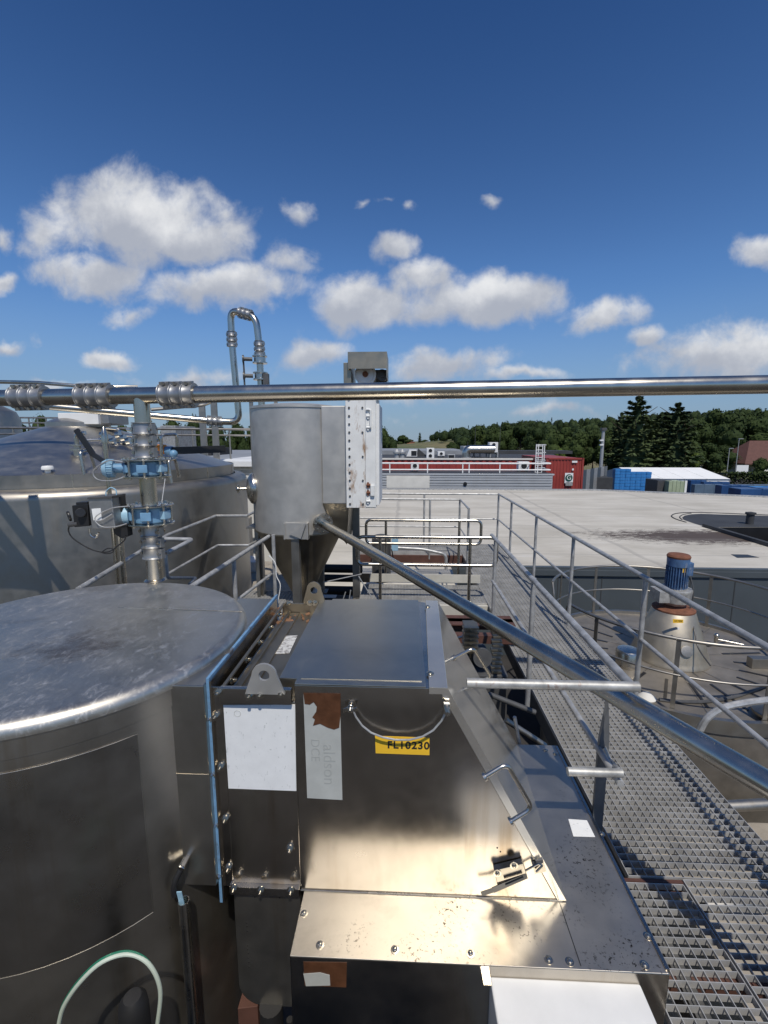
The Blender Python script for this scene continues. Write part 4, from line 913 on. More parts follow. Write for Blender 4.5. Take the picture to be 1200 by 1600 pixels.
# ================================================================ GRATINGS
def grating(x0, x1, y0, y1, label, z=0.0, teeth=True, step=.043, rod=.0475):
    t = thing('grating_panel', label, 'grating', ((x0 + x1) / 2, (y0 + y1) / 2, z - .03), 'walkway grating panels')
    b = MB(); h = .034
    for (p, q) in (((x0, y0), (x1, y0)), ((x0, y1), (x1, y1)), ((x0, y0), (x0, y1)), ((x1, y0), (x1, y1))):
        b.bar((p[0], p[1], z - h / 2), (q[0], q[1], z - h / 2), .004, h)
    b.build('frame', 'grate', t)
    b = MB(); n = max(2, round((y1 - y0) / step)); nt_ = max(2, round((x1 - x0) / rod)); dx = (x1 - x0) / nt_
    for i in range(1, n):
        y = y0 + (y1 - y0) * i / n; b.box((x0, y - .0013, z - h), (x1, y + .0013, z))
    b.build('bearing_bars', 'grate', t, smooth=0)
    b = MB(); dep = .015 if teeth else .008
    for k in range(1, nt_):
        x = x0 + dx * k; b.box((x - .0016, y0, z - dep), (x + .0016, y1, z - .0006))
    b.build('cross_bars', 'grate', t, smooth=0)
    return t
WX0, WX1 = 1.185, 2.045
JY = [2.13, 3.13, 4.35, 5.57, 6.80, 8.0, 8.98, 9.92]
names = ['main walkway grating panel crossed by the shadow of the slanting pipe', 'main walkway grating panel beside the open tube of the lower rail', 'main walkway grating panel under the slanting steel pipe',
         'main walkway grating panel at the bend of the inner handrail', 'main walkway grating panel beside the stainless guard rails', 'main walkway grating panel beside the far stainless guard rail', 'farthest grating panel of the main walkway at its outer corner']
for i in range(len(JY) - 1): grating(WX0, WX1, JY[i] + .004, JY[i + 1] - .004, names[i], teeth=i < 4)
grating(1.455, 2.05, .75, 2.122, 'nearest wide grating panel of the walkway at the lower right corner')
grating(1.06, 1.443, .75, 2.10, 'narrow grating panel in the lower right corner beside the filter base', z=-.006)
grating(-.9, WX0 - .01, 9.0, 9.9, 'grating of the far cross walkway over the pale roof', teeth=False)
grating(-.62, WX0 - .01, 6.22, 7.0, 'small platform grating with a pale kick plate behind it', teeth=False, z=-.002)
def beam(p, q, wd, ht, name, mat, label, cat='beam', group=None):
    b = MB(); b.bar(p, q, wd, ht); return b.build(name, mat, label=label, cat=cat, group=group)
beam((WX0 + .03, .6, -.11), (WX0 + .03, 9.9, -.11), .06, .14, 'support_beam', 'dark_steel', 'dark channel carrying the left edge of the main walkway', group='walkway beams')
beam((WX1 - .02, .6, -.11), (WX1 - .02, 9.9, -.11), .06, .14, 'support_beam', 'dark_steel', 'dark channel carrying the right edge of the main walkway', group='walkway beams')
beam((1.04, 2.117, -.05), (1.45, 2.117, -.05), .018, .085, 'cross_beam', 'brown_steel', 'short red brown beam at the joint of the narrow grating panel')
for k, y in enumerate((1.0, 1.35, 1.7)): beam((1.06, y, -.075), (2.03, y, -.075), .05, .06, 'floor_joist', 'brown_steel', 'red brown joists showing through the nearest grating panels', 'joist', 'brown joists under the near gratings')
beam((-.9, 8.97, -.10), (WX0, 8.97, -.10), .05, .15, 'edge_beam', 'brown_steel', 'brown edge beam of the far cross walkway')
kp = gy(568, 896, 7.02); kq = gy(750, 911, 7.02)
b = MB(); b.box((kp.x, 7.01, kq.z), (kq.x, 7.025, kp.z)); b.bevel(.003).build('kick_plate', 'pale_sheet', label='pale steel kick plate at the back of the small platform', cat='kick plate')
b = MB(); b.box((kp.x - .12, 6.98, kq.z), (kp.x + .10, 7.005, kp.z + .005)); b.build('timber_board', 'wood', label='weathered timber end at the left of the pale kick plate', cat='timber')
b = MB(); b.box((.10, 6.16, -.20), (WX0 + .0, 6.21, -.03)); b.bevel(.004).build('fascia_beam', 'pale_sheet', label='pale sheet steel fascia under the front of the small platform', cat='fascia')

# ================================================================ RAILINGS
def railing(name, label, top, mids, posts, r=.0212, mat='galv', bend=0.0, pr=None, floor=-.1, mr=None, cat='railing', flat=False):
    t = thing(name, label, cat, V((top[0].x, top[0].y, floor)))
    MB().tube(top, r, 16, bend).build('handrail', mat, t)
    for m_ in mids: MB().tube(m_, mr or r * .8, 14, bend).build('midrail', mat, t)
    for p, zt in posts:
        b = MB()
        if flat: b.box((p.x - .006, p.y - .022, p.z), (p.x + .006, p.y + .022, zt)); 
        else: b.cyl((p.x, p.y, p.z), (p.x, p.y, zt), pr or r, 14)
        b.build('post', mat, t)
    return t
RX = 2.034
def ry(px, py): return gz(px, py, 1.1).y
ys = [9.88] + [ry(x, y) for x, y in ((796, 784), (829, 806), (887, 839), (991, 903))] + [1.55]
railing('outer_railing', 'long galvanised railing on the right side of the main walkway', [V((-.95, 9.9, 1.1)), V((RX, 9.9, 1.1)), V((RX, 1.2, 1.1))],
        [[V((-.95, 9.9, .56)), V((RX, 9.9, .56)), V((RX, 1.2, .56))]], [(V((RX, y, -.15)), 1.1) for y in ys] + [(V((.45, 9.9, -.15)), 1.1)])
IX = 1.076
rail_in = railing('inner_railing', 'galvanised handrail on the left side of the walkway ending in an open tube', [V((IX, 5.55, 1.1)), V((IX, 2.05, 1.1))],
        [[V((IX, 5.4, .57)), V((IX, 2.08, .57))]], [(V((IX + .02, 5.4, -.1)), 1.1), (V((IX + .02, 3.78, -.1)), 1.1)])
b = MB(); b.lathe([(.0, -.01), (.0175, -.01), (.0175, .0), (.023, 0), (.023, -.80), (0, -.80)], mat=frame((IX + .03, 2.055, 1.10), (1, .0, .0)), seg=24); b.build('return_tube', 'galv_old', rail_in)
b = MB(); b.cyl((IX + .0301 - .012, 2.055, 1.1), (IX + .0301 - .008, 2.055, 1.1), .0174, 20); b.build('bore_shade', 'black', rail_in)  # black disc gives the darkness inside the open tube end
mt_ = gy(893, 1208, 2.09); mt2 = gy(972, 1208, 2.09)
b = MB(); b.lathe([(0, -.008), (.0165, -.008), (.0165, 0), (.021, 0), (.021, -(mt2.x - mt_.x) - .02), (0, -(mt2.x - mt_.x) - .02)], mat=frame((mt2.x, 2.09, mt2.z), (1, 0, 0)), seg=24); b.build('return_tube', 'galv_old', rail_in)
tp = gy(949, 1082, 2.36); bt = gy(937, 1320, 2.36)
b = MB()
prev = None; n = 14; w0, w1 = .034, .030
for k in range(n + 1):                                        # flat bar twisted along its length
    f = k / n; p = tp.lerp(V((tp.x, 2.36, bt.z)), f); a = R(70) - R(55) * max(0, min(1, (f - .02) / .3)); wx = V((math.cos(a), math.sin(a), 0)); wy = V((-math.sin(a), math.cos(a), 0)) * .006
    ring = [b.bm.verts.new(p + wx * w0 * s + wy * q) for s, q in ((-1, -1), (1, -1), (1, 1), (-1, 1))]
    if prev:
        for i in range(4): b.bm.faces.new((prev[i], prev[(i + 1) % 4], ring[(i + 1) % 4], ring[i]))
    prev = ring
b.build('flat_post', 'post_shade', rail_in)
b = MB(); b.tube([V((tp.x, 2.36, .57)), V((tp.x + .03, 2.34, .50)), V((mt2.x - .01, 2.1, mt2.z))], .017, 12, .03); b.build('brace', 'galv', rail_in)
def sgate(name, label, d, x0, x1, ytop, ybot, posts, yfloor):
    a = gy(x0, ytop, d); c = gy(x1, ybot, d)
    t = thing(name, label, 'railing', V((a.x, d, -.05)))
    MB().tube([V((a.x, d, a.z)), V((c.x, d, a.z)), V((c.x, d, c.z)), V((a.x, d, c.z))], .024, 16, .09, closed=True).build('loop_rail', 'steel_pipe', t)
    for px in posts:
        p = gy(px, ytop, d); MB().cyl((p.x, d, -.05), (p.x, d, a.z), .022, 14).build('post', 'steel_pipe', t)
sgate('guard_rail', 'stainless looped guard rail at the front of the small platform', 6.2, 558, 775, 838.5, 884, (594, 735), 940)
sgate('guard_rail', 'farther stainless looped guard rail behind the small platform', 7.65, 572, 751, 812.5, 850.5, (603, 718), 895)
X3 = gz(720, 780, 1.1)
railing('cross_railing', 'galvanised railing of the far cross walkway turning towards the inner handrail', [V((-.95, 8.96, 1.1)), V((1.10, 8.96, 1.1)), V((1.10, 7.7, 1.1))],
        [[V((-.95, 8.96, .56)), V((1.10, 8.96, .56)), V((1.10, 7.7, .56))]], [(V((1.10, 8.96, -.1)), 1.1), (V((1.10, 7.72, -.1)), 1.1), (V((.52, 8.96, -.1)), 1.1)], r=.02)
# left side
railing('left_railing', 'galvanised handrail rising behind the near tank towards the silo', [gz(285, 926, 1.1), gz(420, 838, 1.1)], [[gz(345, 957, .62), gz(424, 897, .62)]], [(V((gz(423, 838, 1.1).x + .03, gz(423, 838, 1.1).y, -.1)), 1.12), (V((gz(365, 872, 1.1).x, gz(365, 872, 1.1).y, -.1)), 1.1)], r=.022)
railing('far_left_railing', 'slim galvanised railing with a kink in front of the conical tank', [gz(122, 921, 1.2), gz(262, 836, 1.2), gz(337, 806, 1.2), gz(385, 806, 1.2), gz(408, 795, 1.22)], [[gz(262, 897, .86), gz(340, 852, .86), gz(388, 852, .86), gz(408, 842, .86)]], [(V((gz(398, 800, 1.2).x, gz(398, 800, 1.2).y, -.2)), 1.2)], r=.019)
t = thing('stub_railing', 'bent end pieces of galvanised rail beside the valve stack', 'railing', gy(262, 905, 3.7))
MB().tube([gy(255, 842, 4.2), gy(301, 843, 4.2), gy(262, 863, 3.9)], .02, 12, .04).build('upper_bend', 'galv', t)
MB().tube([gy(259, 868, 3.7), gy(262, 903, 3.7), gy(306, 903, 4.1), gy(296, 913, 3.9)], .014, 12, .03).build('lower_bend', 'galv', t)
grating(-2.35, -1.58, 4.0, 6.6, 'grating of the left walkway running to the silo legs', teeth=False, step=.06)
beam((-1.55, 3.4, -.08), (-1.55, 6.6, -.08), .05, .14, 'toe_board', 'galv', 'galvanised toe board along the left walkway by the silo', 'toe board')
MB().box((-3.4, 6.9, -.42), (-1.7, 9.4, -.30)).build('concrete_slab', 'concrete', kind='structure')
# tall pole with rungs beside the silo
pz = gy(392, 622, 6.35); pb = gy(398, 885, 6.35)
t = thing('access_ladder', 'tall slim steel ladder stile standing left of the silo', 'ladder', V((pz.x, 6.35, -.05)))
b = MB(); b.box((pz.x - .022, 6.33, -.05), (pz.x + .022, 6.37, pz.z)); b.build('stile', 'steel_matte', t)
b = MB(); b.box((pz.x + .32, 6.33, .9), (pz.x + .36, 6.37, pz.z)); b.build('stile', 'steel_matte', t)
for k in range(8):
    z = gy(392, 686, 6.35).z - .28 * k
    if z > 1.0: MB().cyl((pz.x, 6.35, z), (pz.x + .34, 6.35, z), .014, 10).build('rung', 'steel_matte', t)

# ================================================================ CLUTTER IN THE PIT
b = MB(); p = gy(690, 968, 5.3); q = gy(755, 968, 5.3); b.box((p.x - .6, 5.25, p.z - .10), (q.x + .35, 5.35, p.z)); b.box((p.x - .6, 5.15, p.z - .012), (q.x + .35, 5.45, p.z)); b.build('pit_beam', 'brown_steel', label='red brown beam spanning the dark pit beside the filter', cat='beam')
b = MB(); p = gy(700, 990, 4.9); b.box((p.x - .5, 4.85, p.z - .09), (p.x + .75, 4.95, p.z)); b.build('pit_beam', 'brown_steel', label='lower red brown beam in the pit in front of the pump', cat='beam')
pc = gy(742, 1010, 4.4)
t = thing('pump', 'greasy machine with chain drive down in the pit between filter and walkway', 'pump', V((pc.x, 4.4, -2.8)))
b = MB(); b.cyl(pc + V((-.35, 0, -.12)), pc + V((.12, .1, -.12)), .10, 24); b.box(pc + V((-.4, -.2, -1.5)), pc + V((.3, .3, -.2))); b.bevel(.02); b.build('casing', 'dark_steel', t)
b = MB(); b.lathe([(0, 0), (.09, 0), (.09, .06), (0, .06)], mat=frame(pc + V((.05, -.12, -.05)), (0, -1, .2)), seg=28); b.build('pulley', 'dark_steel', t)
b = MB()
for k in range(14):
    a = pc + V((.18 + .012 * (k % 2), -.15, .22 - k * .045)); b.box(a - V((.05, .03, .012)), a + V((.05, .03, .012)))
b.bevel(.004); b.build('chain', 'steel_old', t)
b = MB()
for k in range(6): b.box(pc + V((-.12, -.1, .22 - k * .05)), pc + V((.02, .1, .235 - k * .05)))
b.box(pc + V((-.06, -.05, -.1)), pc + V((-.04, .05, .23))); b.build('ribs', 'steel_old', t)
for (x0, y0, x1, y1, d, r, lab, mt) in ((762, 1084, 836, 1113, 3.2, .020, 'dark threaded rod slanting in the pit below the open tube', 'dark_steel'), (790, 1125, 852, 1165, 3.0, .02, 'thin steel pipe slanting above the filter deck', 'steel_matte'),
                                    (700, 1000, 735, 992, 4.6, .012, 'short bright pipe end in the pit by the door', 'steel')):
    MB().tube([gy(x0, y0, d), gy(x1, y1, d)], r, 12).build('loose_pipe', mt, label=lab, cat='pipe')
b = MB(); b.tube([gy(804, 1120, 2.9), gy(812, 1165, 2.9)], .012, 8); b.build('upright_rod', 'galv', label='thin upright rod behind the filter deck', cat='rod')
b = MB(); p = gy(690, 1090, 3.6); b.box((.25, 3.0, -1.2), (.9, 3.6, -.65)); b.bevel(.02); b.build('pit_cabinet', 'dark_steel', label='dark steel box deep in the pit behind the filter', cat='box')
for k, (x0, x1, y, d, r) in enumerate(((505, 566, 888, 7.3, .07), (505, 562, 903, 7.2, .06), (505, 560, 922, 7.05, .07), (500, 556, 940, 6.7, .06))):
    MB().tube([gy(x0, y, d), gy(x1, y + 1, d)], r, 16).build('black_pipe', 'rubber', label=('upper', 'second', 'third', 'lowest')[k] + ' black pipe lying behind the silo hopper', cat='pipe', group='black pipes behind the silo hopper')
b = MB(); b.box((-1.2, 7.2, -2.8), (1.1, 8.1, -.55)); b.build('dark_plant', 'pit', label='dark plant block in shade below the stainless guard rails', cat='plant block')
for k, (x0, y0, x1, y1) in enumerate(((505, 910, 565, 897), (560, 900, 580, 932), (540, 925, 535, 940), (548, 922, 545, 940))):
    MB().tube([gy(x0, y0, 6.1), gy(x1, y1, 6.1)], .008, 8).build('thin_cable', 'galv', label=('long thin cable sloping behind the silo hopper', 'thin cable slanting in front of the platform timber', 'short left wire below the silo hopper', 'short right wire below the silo hopper')[k], cat='cable')
q = gy(600, 855, 8.5)
t = thing('gear_motor', 'dark grey motor with a light blue terminal box behind the guard rails', 'motor', V((q.x, 8.5, -.55)))
b = MB(); b.cyl(q + V((-.05, 0, -.65)), q + V((-.05, 0, .18)), .18, 24); b.sph(q + V((-.05, 0, .18)), .18, sz=.4); b.build('motor_body', 'dark_steel', t)
p = gy(617, 849, 8.35); b = MB(); b.box(p - V((.06, .06, .13)), p + V((.06, .06, .13))); b.bevel(.01); b.build('terminal_box', 'blue_pale', t)
cable([gy(612, 858, 8.3), gy(614, 870, 8.3), gy(617, 885, 8.3)], .012, 'cable', 'rubber', t)
railing('roof_pipe_rail', 'low grey pipe bent down over the pale roof behind the guard rails', [gy(622, 856, 8.4), gy(660, 858, 8.4), gy(697, 866, 8.4), gy(697, 890, 8.4)], [], [], r=.03, bend=.1, cat='pipe')

# ================================================================ RIGHT TANK WITH AGITATOR
HZ = -1.0; HC = gz(1045, 1024, HZ); HC.z = 0; HR = 1.78
rt = thing('agitator_tank', 'low round tank with slotted top plate and agitator right of the walkway', 'tank', (HC.x, HC.y, -2.8))
b = MB(); b.lathe([(0, HZ), (HR - .02, HZ), (HR, HZ - .02), (HR, -2.8)], HC, 96); b.build('shell', 'plate_steel', rt)
b = MB(); b.lathe([(HR - .05, HZ + .0), (HR - .045, HZ + .05), (HR + .015, HZ + .05), (HR + .02, HZ - .12), (HR + .001, HZ - .12)], HC, 96); b.build('rim', 'steel_matte', rt)
for k in range(20):
    a = 2 * PI * (k + .3) / 20; d = V((math.cos(a), math.sin(a), 0)); o_ = V((0, 0, HZ + .004))
    b = MB(); b.obox(HC + d * 1.15 + o_, d * .30, V((-d.y, d.x, 0)) * .018, V((0, 0, .004))); b.build('slot', 'black', rt)
for k in range(10):
    a = 2 * PI * (k + .1) / 10; d = V((math.cos(a), math.sin(a), 0)); b = MB(); b.obox(HC + d * 1.15 + V((0, 0, HZ + .002)), d * .62, V((-d.y, d.x, 0)) * .004, V((0, 0, .003))); b.build('plate_joint', 'steel_matte', rt)
hz1 = gy(1048, 952, HC.y).z
agi = thing('agitator_drive', 'conical steel housing with rusty flange under the blue motor', 'agitator', (HC.x, HC.y, HZ))
b = MB(); b.lathe([(.53, HZ + .003), (.53, HZ + .02), (.51, HZ + .05), (.50, HZ + .10), (.285, hz1), (.275, hz1 + .01), (0, hz1 + .01)], HC, 64); b.build('cone', 'cone_steel', agi)
b = MB(); b.lathe([(.285, hz1 + .008), (.285, hz1 + .03), (.255, hz1 + .045), (.16, hz1 + .05), (.12, hz1 + .09), (.12, hz1 + .16)], HC, 40); b.build('rusty_flange', 'rust', agi)
c = HC + V((0, -.47, 0)); zz = HZ + .24
m_ = frame(V((HC.x - .03, HC.y - .455, HZ + .28)), V((-.06, -.95, .38)))
b = MB(); b.lathe([(.075, .0), (.08, .012), (.07, .014), (0, .014)], mat=m_, seg=28); b.build('port', 'steel_matte', agi)
P = [gy(x, y, HC.y - .40) for x, y in ((1051, 967), (1067, 968), (1067, 973), (1051, 973))]
lab = MB().prism([p + V((0, -.01, 0)) for p in P], (0, .006, .0)).build('yellow_label', 'yellow', agi)
place(text_mesh('10 M30', .038, 'ink'), 'lettering', lab, frame((P[0] + P[2]) / 2 + V((0, -.012, 0)), (0, -1, 0), (1, 0, 0)))
b = MB(); b.obox(gy(1060, 982, HC.y - .43), (.012, 0, 0), (0, .004, 0), (0, 0, .016)); b.build('small_tag', 'white_sheet', agi)
zg0 = hz1 + .09; zg1 = gy(1048, 918, HC.y).z; zm1 = gy(1048, 868, HC.y).z
b = MB(); b.lathe([(0, zg0), (.15, zg0), (.20, zg0 + .05), (.22, zg1 - .04), (.22, zg1), (0, zg1)], HC, 32); b.box((HC.x - .30, HC.y - .14, zg0 + .05), (HC.x - .1, HC.y + .14, zg1 - .02)); b.bevel(.012); b.build('gearbox', 'galv_old', agi)
mo = thing('blue_motor', 'blue finned electric motor with rusty cap on top of the agitator', 'motor', (HC.x, HC.y, zg1))
b = MB(); b.lathe([(0, zg1), (.122, zg1), (.122, zm1 - .1), (.11, zm1 - .09), (0, zm1 - .09)], HC, 32)
for k in range(26):
    a = 2 * PI * k / 26; d = V((math.cos(a), math.sin(a), 0)); b.obox(HC + d * .132 + V((0, 0, (zg1 + zm1) / 2 - .07)), d * .018, V((-d.y, d.x, 0)) * .004, V((0, 0, (zm1 - zg1) / 2 - .09)))
b.build('finned_body', 'motor_blue', mo)
b = MB(); b.lathe([(.146, zm1 - .15), (.15, zm1 - .03), (.13, zm1 - .02)], HC, 32); b.build('fan_shroud', 'motor_blue', mo)
b = MB(); b.lathe([(.152, zm1 - .028), (.157, zm1 - .005), (.14, zm1 + .02), (.08, zm1 + .03), (0, zm1 + .03)], HC, 32); b.build('rain_cap', 'rust', mo)
q = gy(1072, 888, HC.y - .05); b = MB(); b.box(q - V((.055, .07, .10)), q + V((.07, .07, .10))); b.box(q + V((-.1, -.04, -.05)), q + V((-.05, .04, .05))); b.bevel(.012); tb = b.build('terminal_box', 'motor_blue', mo)
q = gy(1068, 891, HC.y - .13); b = MB(); b.box(q - V((.025, .004, .035)), q + V((.025, .004, .035))); b.build('label', 'yellow', tb)
cable([gy(1079, 902, HC.y - .05), gy(1083, 920, HC.y - .1), gy(1082, 940, HC.y - .1), gy(1078, 955, HC.y - .1), gy(1085, 985, HC.y - .35), gy(1091, 1012, HC.y - .5), gy(1110, 1040, HC.y - .8)], .010, 'cable', 'dark_steel', mo)
# ring railing round the plate
rr_ = thing('ring_railing', 'circular thin steel railing round the agitator tank', 'railing', (HC.x, HC.y, HZ)); RRD = 1.72
def arc(r, z, a0, a1, n=72): return [V((HC.x + r * math.cos(a0 + (a1 - a0) * k / n), HC.y + r * math.sin(a0 + (a1 - a0) * k / n), z)) for k in range(n + 1)]
A0_, A1_ = R(-168), R(158)
MB().tube(arc(RRD, -.07, A0_, A1_), .021, 12).build('handrail', 'steel_matte', rr_)
MB().tube(arc(RRD, -.52, A0_, A1_), .014, 12).build('midrail', 'steel_matte', rr_)
for a in (-150, -118, -86, -54, -22, 10, 42, 74, 106, 138):
    p = HC + V((math.cos(R(a)), math.sin(R(a)), 0)) * RRD; b = MB(); b.bar((p.x, p.y, HZ - .1), (p.x, p.y, -.07), .05, .012, (math.cos(R(a)), math.sin(R(a)), 0)); b.build('post', 'steel_matte', rr_)
for (s, a) in ((0, A0_), (1, A1_)):
    p = HC + V((math.cos(a), math.sin(a), 0)) * RRD; MB().tube([V((p.x, p.y, -.07)), V((p.x, p.y + (-.12 if s else .12), -.3)), V((p.x, p.y, -.52))], .016, 10, .1).build('end_bend', 'steel_matte', rr_)
q = gz(988, 1045, HZ)
b = MB(); b.lathe([(.17, HZ), (.17, HZ + .22), (.15, HZ + .25), (0, HZ + .27)], (q.x - .02, q.y + .1, 0), 32); b.build('inspection_cap', 'steel', label='small steel drum with domed lid on the left of the agitator tank', cat='drum')
q = gz(1010, 1092, HZ); b = MB(); b.lathe([(.10, 0), (.11, .02), (.08, .05), (.045, .08), (0, .085)], q, 28); b.build('white_cover', 'cream', label='crumpled white cover on the near left of the agitator tank', cat='cover')
cable([gz(1030, 1093, HZ + .02), gz(1060, 1096, HZ + .02), gz(1105, 1096, HZ + .02), gz(1150, 1088, HZ + .02), gz(1200, 1070, HZ + .02)], .022, 'cable_hose', 'dark_steel', None, label='dark hose lying in an arc on the agitator tank plate', cat='hose')
cable([gy(1094, 1140, 4.3), gy(1105, 1122, 4.3), gy(1130, 1106, 4.3), gy(1165, 1098, 4.3), gy(1215, 1092, 4.3)], .033, 'bent_tube', 'galv', None, label='thick bent grey tube at the near rim of the agitator tank', cat='tube')
q = gz(1118, 1008, HZ); b = MB(); b.cyl(q, q + V((0, 0, .14)), .03, 14); b.cyl(q + V((0, 0, .1)), q + V((.32, -.15, .08)), .018, 12); b.sph(q + V((0, 0, .16)), .04); b.build('sample_valve', 'steel', label='small bright valve on the far right of the agitator plate', cat='valve')
q = gz(1172, 1040, HZ); b = MB(); b.box(q + V((-.05, -.1, 0)), q + V((.3, .02, .15))); b.bevel(.01); b.build('bracket_box', 'steel_matte', label='pale steel box at the right edge of the agitator plate', cat='box')
q = gz(1206, 1122, HZ); b = MB(); b.lathe([(.12, 0), (.12, .05), (.2, .05), (.2, .08), (.1, .12), (0, .12)], q, 28); b.tube([q + V((-.05, -.05, .1)), q + V((-.1, -.12, .25)), q + V((-.15, -.1, .02))], .012, 8, .04); b.build('tank_fitting', 'steel_old', label='flanged fitting at the right frame edge on the agitator tank', cat='fitting')
# things below the walkway on the right
b = MB(); b.box((2.3, 2.4, -2.8), (6, 4.2, -1.5)); b.bevel(.02); b.build('plinth', 'concrete', label='tan concrete plinth low on the right beyond the walkway', cat='plinth')
for k, (y, z) in enumerate(((3.9, -1.15), (3.5, -1.2), (3.1, -1.25))): MB().tube([(2.3, y, z), (7, y + .5, z)], .05, 14).build('ground_pipe', 'steel_matte', label='parallel pale pipes low on the right under the slanting pipe', cat='pipe', group='low pipes on the right')

# ================================================================ PALE ROOFED WAREHOUSE
wh = thing('warehouse', 'wide flat roofed warehouse with pale membrane roof and dark cladding', 'building', (6, 18, -6.8))
NY = 10.5; RL = -2.2
fR = gz(930, 766.5, ROOF_Z); fR2 = gz(1215, 778, ROOF_Z)
outline = [(1.12, NY), (24, NY), (24, fR2.y - 1.2), (fR2.x, fR2.y), (fR.x, fR.y), (gz(560, 766.5, ROOF_Z).x - 3, fR.y), (RL, 8.25), (1.12, 8.25)]
hole = [gz(x, y, ROOF_Z) for x, y in ((1106, 824), (1290, 824), (1290, 880), (1207, 854))]
bm = bmesh.new(); es = []
for loop in ([V((x, y, ROOF_Z)) for x, y in outline], [V((p.x, p.y, ROOF_Z)) for p in hole]):
    vs = [bm.verts.new(p) for p in loop]; es += [bm.edges.new((vs[i], vs[(i + 1) % len(vs)])) for i in range(len(vs))]
bmesh.ops.triangle_fill(bm, use_beauty=True, use_dissolve=False, edges=es)
b = MB(); b.bm.free(); b.bm = bm
for f in bm.faces:
    if f.normal.z < 0: f.normal_flip()
b.build('roof', 'membrane', wh, recalc=False)
b = MB()
for i in range(4):
    p, q = hole[i], hole[(i + 1) % 4]; b.quad(p, q, q + V((0, 0, -1.2)), p + V((0, 0, -1.2)))
b.quad(*[p + V((0, 0, -1.2)) for p in hole]); b.build('roof_well', 'black', wh)  # well sides and floor coloured black for the shadow in the recess
ww = MB(); ww.box((1.125, NY + .02, -6.8), (24, NY + .14, ROOF_Z - .16)); ww.build('wall', 'clad', wh)
b = MB(); b.box((1.125, NY - .03, ROOF_Z - .17), (24, NY + .10, ROOF_Z - .03)); b.bevel(.01); b.box((1.125, NY - .01, ROOF_Z - .03), (24, NY + .12, ROOF_Z + .03)); b.build('parapet_trim', 'clad', wh)
b = MB()
for k in range(22): b.box((1.6 + k * 1.0, NY + .012, -6.8), (1.62 + k * 1.0, NY + .022, ROOF_Z - .17))
b.build('panel_joints', 'dark_roof', wh)
pl_ = [(x, y) for x, y in outline[3:7]]
b = MB()
for (p, q) in zip(pl_, pl_[1:]): b.bar((p[0], p[1], ROOF_Z + .03), (q[0], q[1], ROOF_Z + .03), .2, .10)
b.build('far_edge_trim', 'galv', wh)
b = MB(); p = gz(1100, 823, ROOF_Z); q = gz(1212, 857, ROOF_Z); b.bar(p + V((0, 0, .055)), q + V((0, 0, .055)), .14, .11); b.bevel(.015); b.build('well_kerb', 'dark_roof', wh)
P = [gz(x, y, ROOF_Z + .006) for x, y in ((1068, 812), (1066, 808.5), (1070, 805.5), (1080, 803.5), (1095, 802.8), (1130, 804), (1200, 806), (1300, 808), (1300, 823.5), (1104, 823.5), (1085, 818))]
b = MB(); b.poly(*P); b.build('dark_sheet', 'dark_roof', wh)
b = MB(); b.tube([gz(x, y, ROOF_Z + .01) for x, y in ((1072, 816), (1055, 811), (1048, 806.5), (1053, 802.5), (1075, 800.5), (1120, 801.5), (1200, 805.0), (1290, 808))], .022, 6, .8); b.build('seam_line', 'dark_roof', wh)
b = MB(); b.tube([gz(x, y, ROOF_Z + .01) for x, y in ((1066, 812), (1061, 808), (1066, 804), (1080, 802))], .018, 6, .4); b.build('seam_line', 'dark_roof', wh)
b = MB(); P = [gz(x, y, ROOF_Z + .005) for x, y in ((1142, 866), (1168, 866.5), (1187, 871), (1152, 871.5))]; b.poly(*P); b.build('drain_hatch', 'black', wh)
q = gz(1171, 819, ROOF_Z); b = MB(); b.lathe([(.12, 0), (.12, .35), (.16, .36), (.16, .42), (0, .45)], q, 20); b.build('roof_vent', 'dark_roof', label='short dark vent pipe standing on the dark roof sheet', cat='vent')

# ================================================================ BUILDINGS BEYOND
def pbox(x0, x1, yt, yb, d, depth):
    a = gy(x0, yt, d); c = gy(x1, yb, d); return V((a.x, d, c.z)), V((c.x, d + depth, a.z))
def corr(x0, x1, y, z0, z1, pitch=.25, amp=.035):
    b = MB(); n = int((x1 - x0) / (pitch / 4)); prev = None
    for i in range(n + 1):
        x = x0 + (x1 - x0) * i / n; yy_ = y - (amp if (i % 4) in (1, 2) else 0)
        c = (b.bm.verts.new((x, yy_, z0)), b.bm.verts.new((x, yy_, z1)))
        if prev: b.bm.faces.new((prev[0], c[0], c[1], prev[1]))
        prev = c
    return b
# louvred plant block
lo, hi = pbox(500, 861, 741, 800, 30.0, 2.6)
pb_ = thing('plant_block', 'grey louvred plant block with cream panel and white roof railing', 'building', V(((lo.x + hi.x) / 2, 31, -6.8)))
b = MB(); b.box((lo.x, 30.06, -6.8), (hi.x, hi.y, hi.z - .02)); b.build('wall', 'louvre', pb_)
b = MB(); b.box((lo.x - .05, 29.9, hi.z - .02), (hi.x + .05, hi.y + .1, hi.z + .07)); b.build('roof_edge', 'louvre', pb_)
b = MB(); b.box((lo.x, 30.1, hi.z + .072), (hi.x, hi.y, hi.z + .08)); b.build('roof', 'dark_roof', pb_)
zt_ = hi.z - .05; pitch = .175
for k in range(7):
    z = zt_ - .05 - k * pitch; b = MB(); b.obox((((lo.x + hi.x) / 2), 29.99, z), ((hi.x - lo.x) / 2 - .05, 0, 0), (0, .07, .035), (0, -.004, .008 + .045)); b.build('louvre_slat', 'louvre', pb_)
a, c = pbox(604, 671, 743, 762.5, 29.9, .03); b = MB(); b.box(a, c); b.build('cream_panel', 'cream', pb_)
q = gy(727, 756, 29.85); b = MB(); b.cyl(q, q + V((0, .1, 0)), .12, 12); b.build('outlet', 'black', pb_)
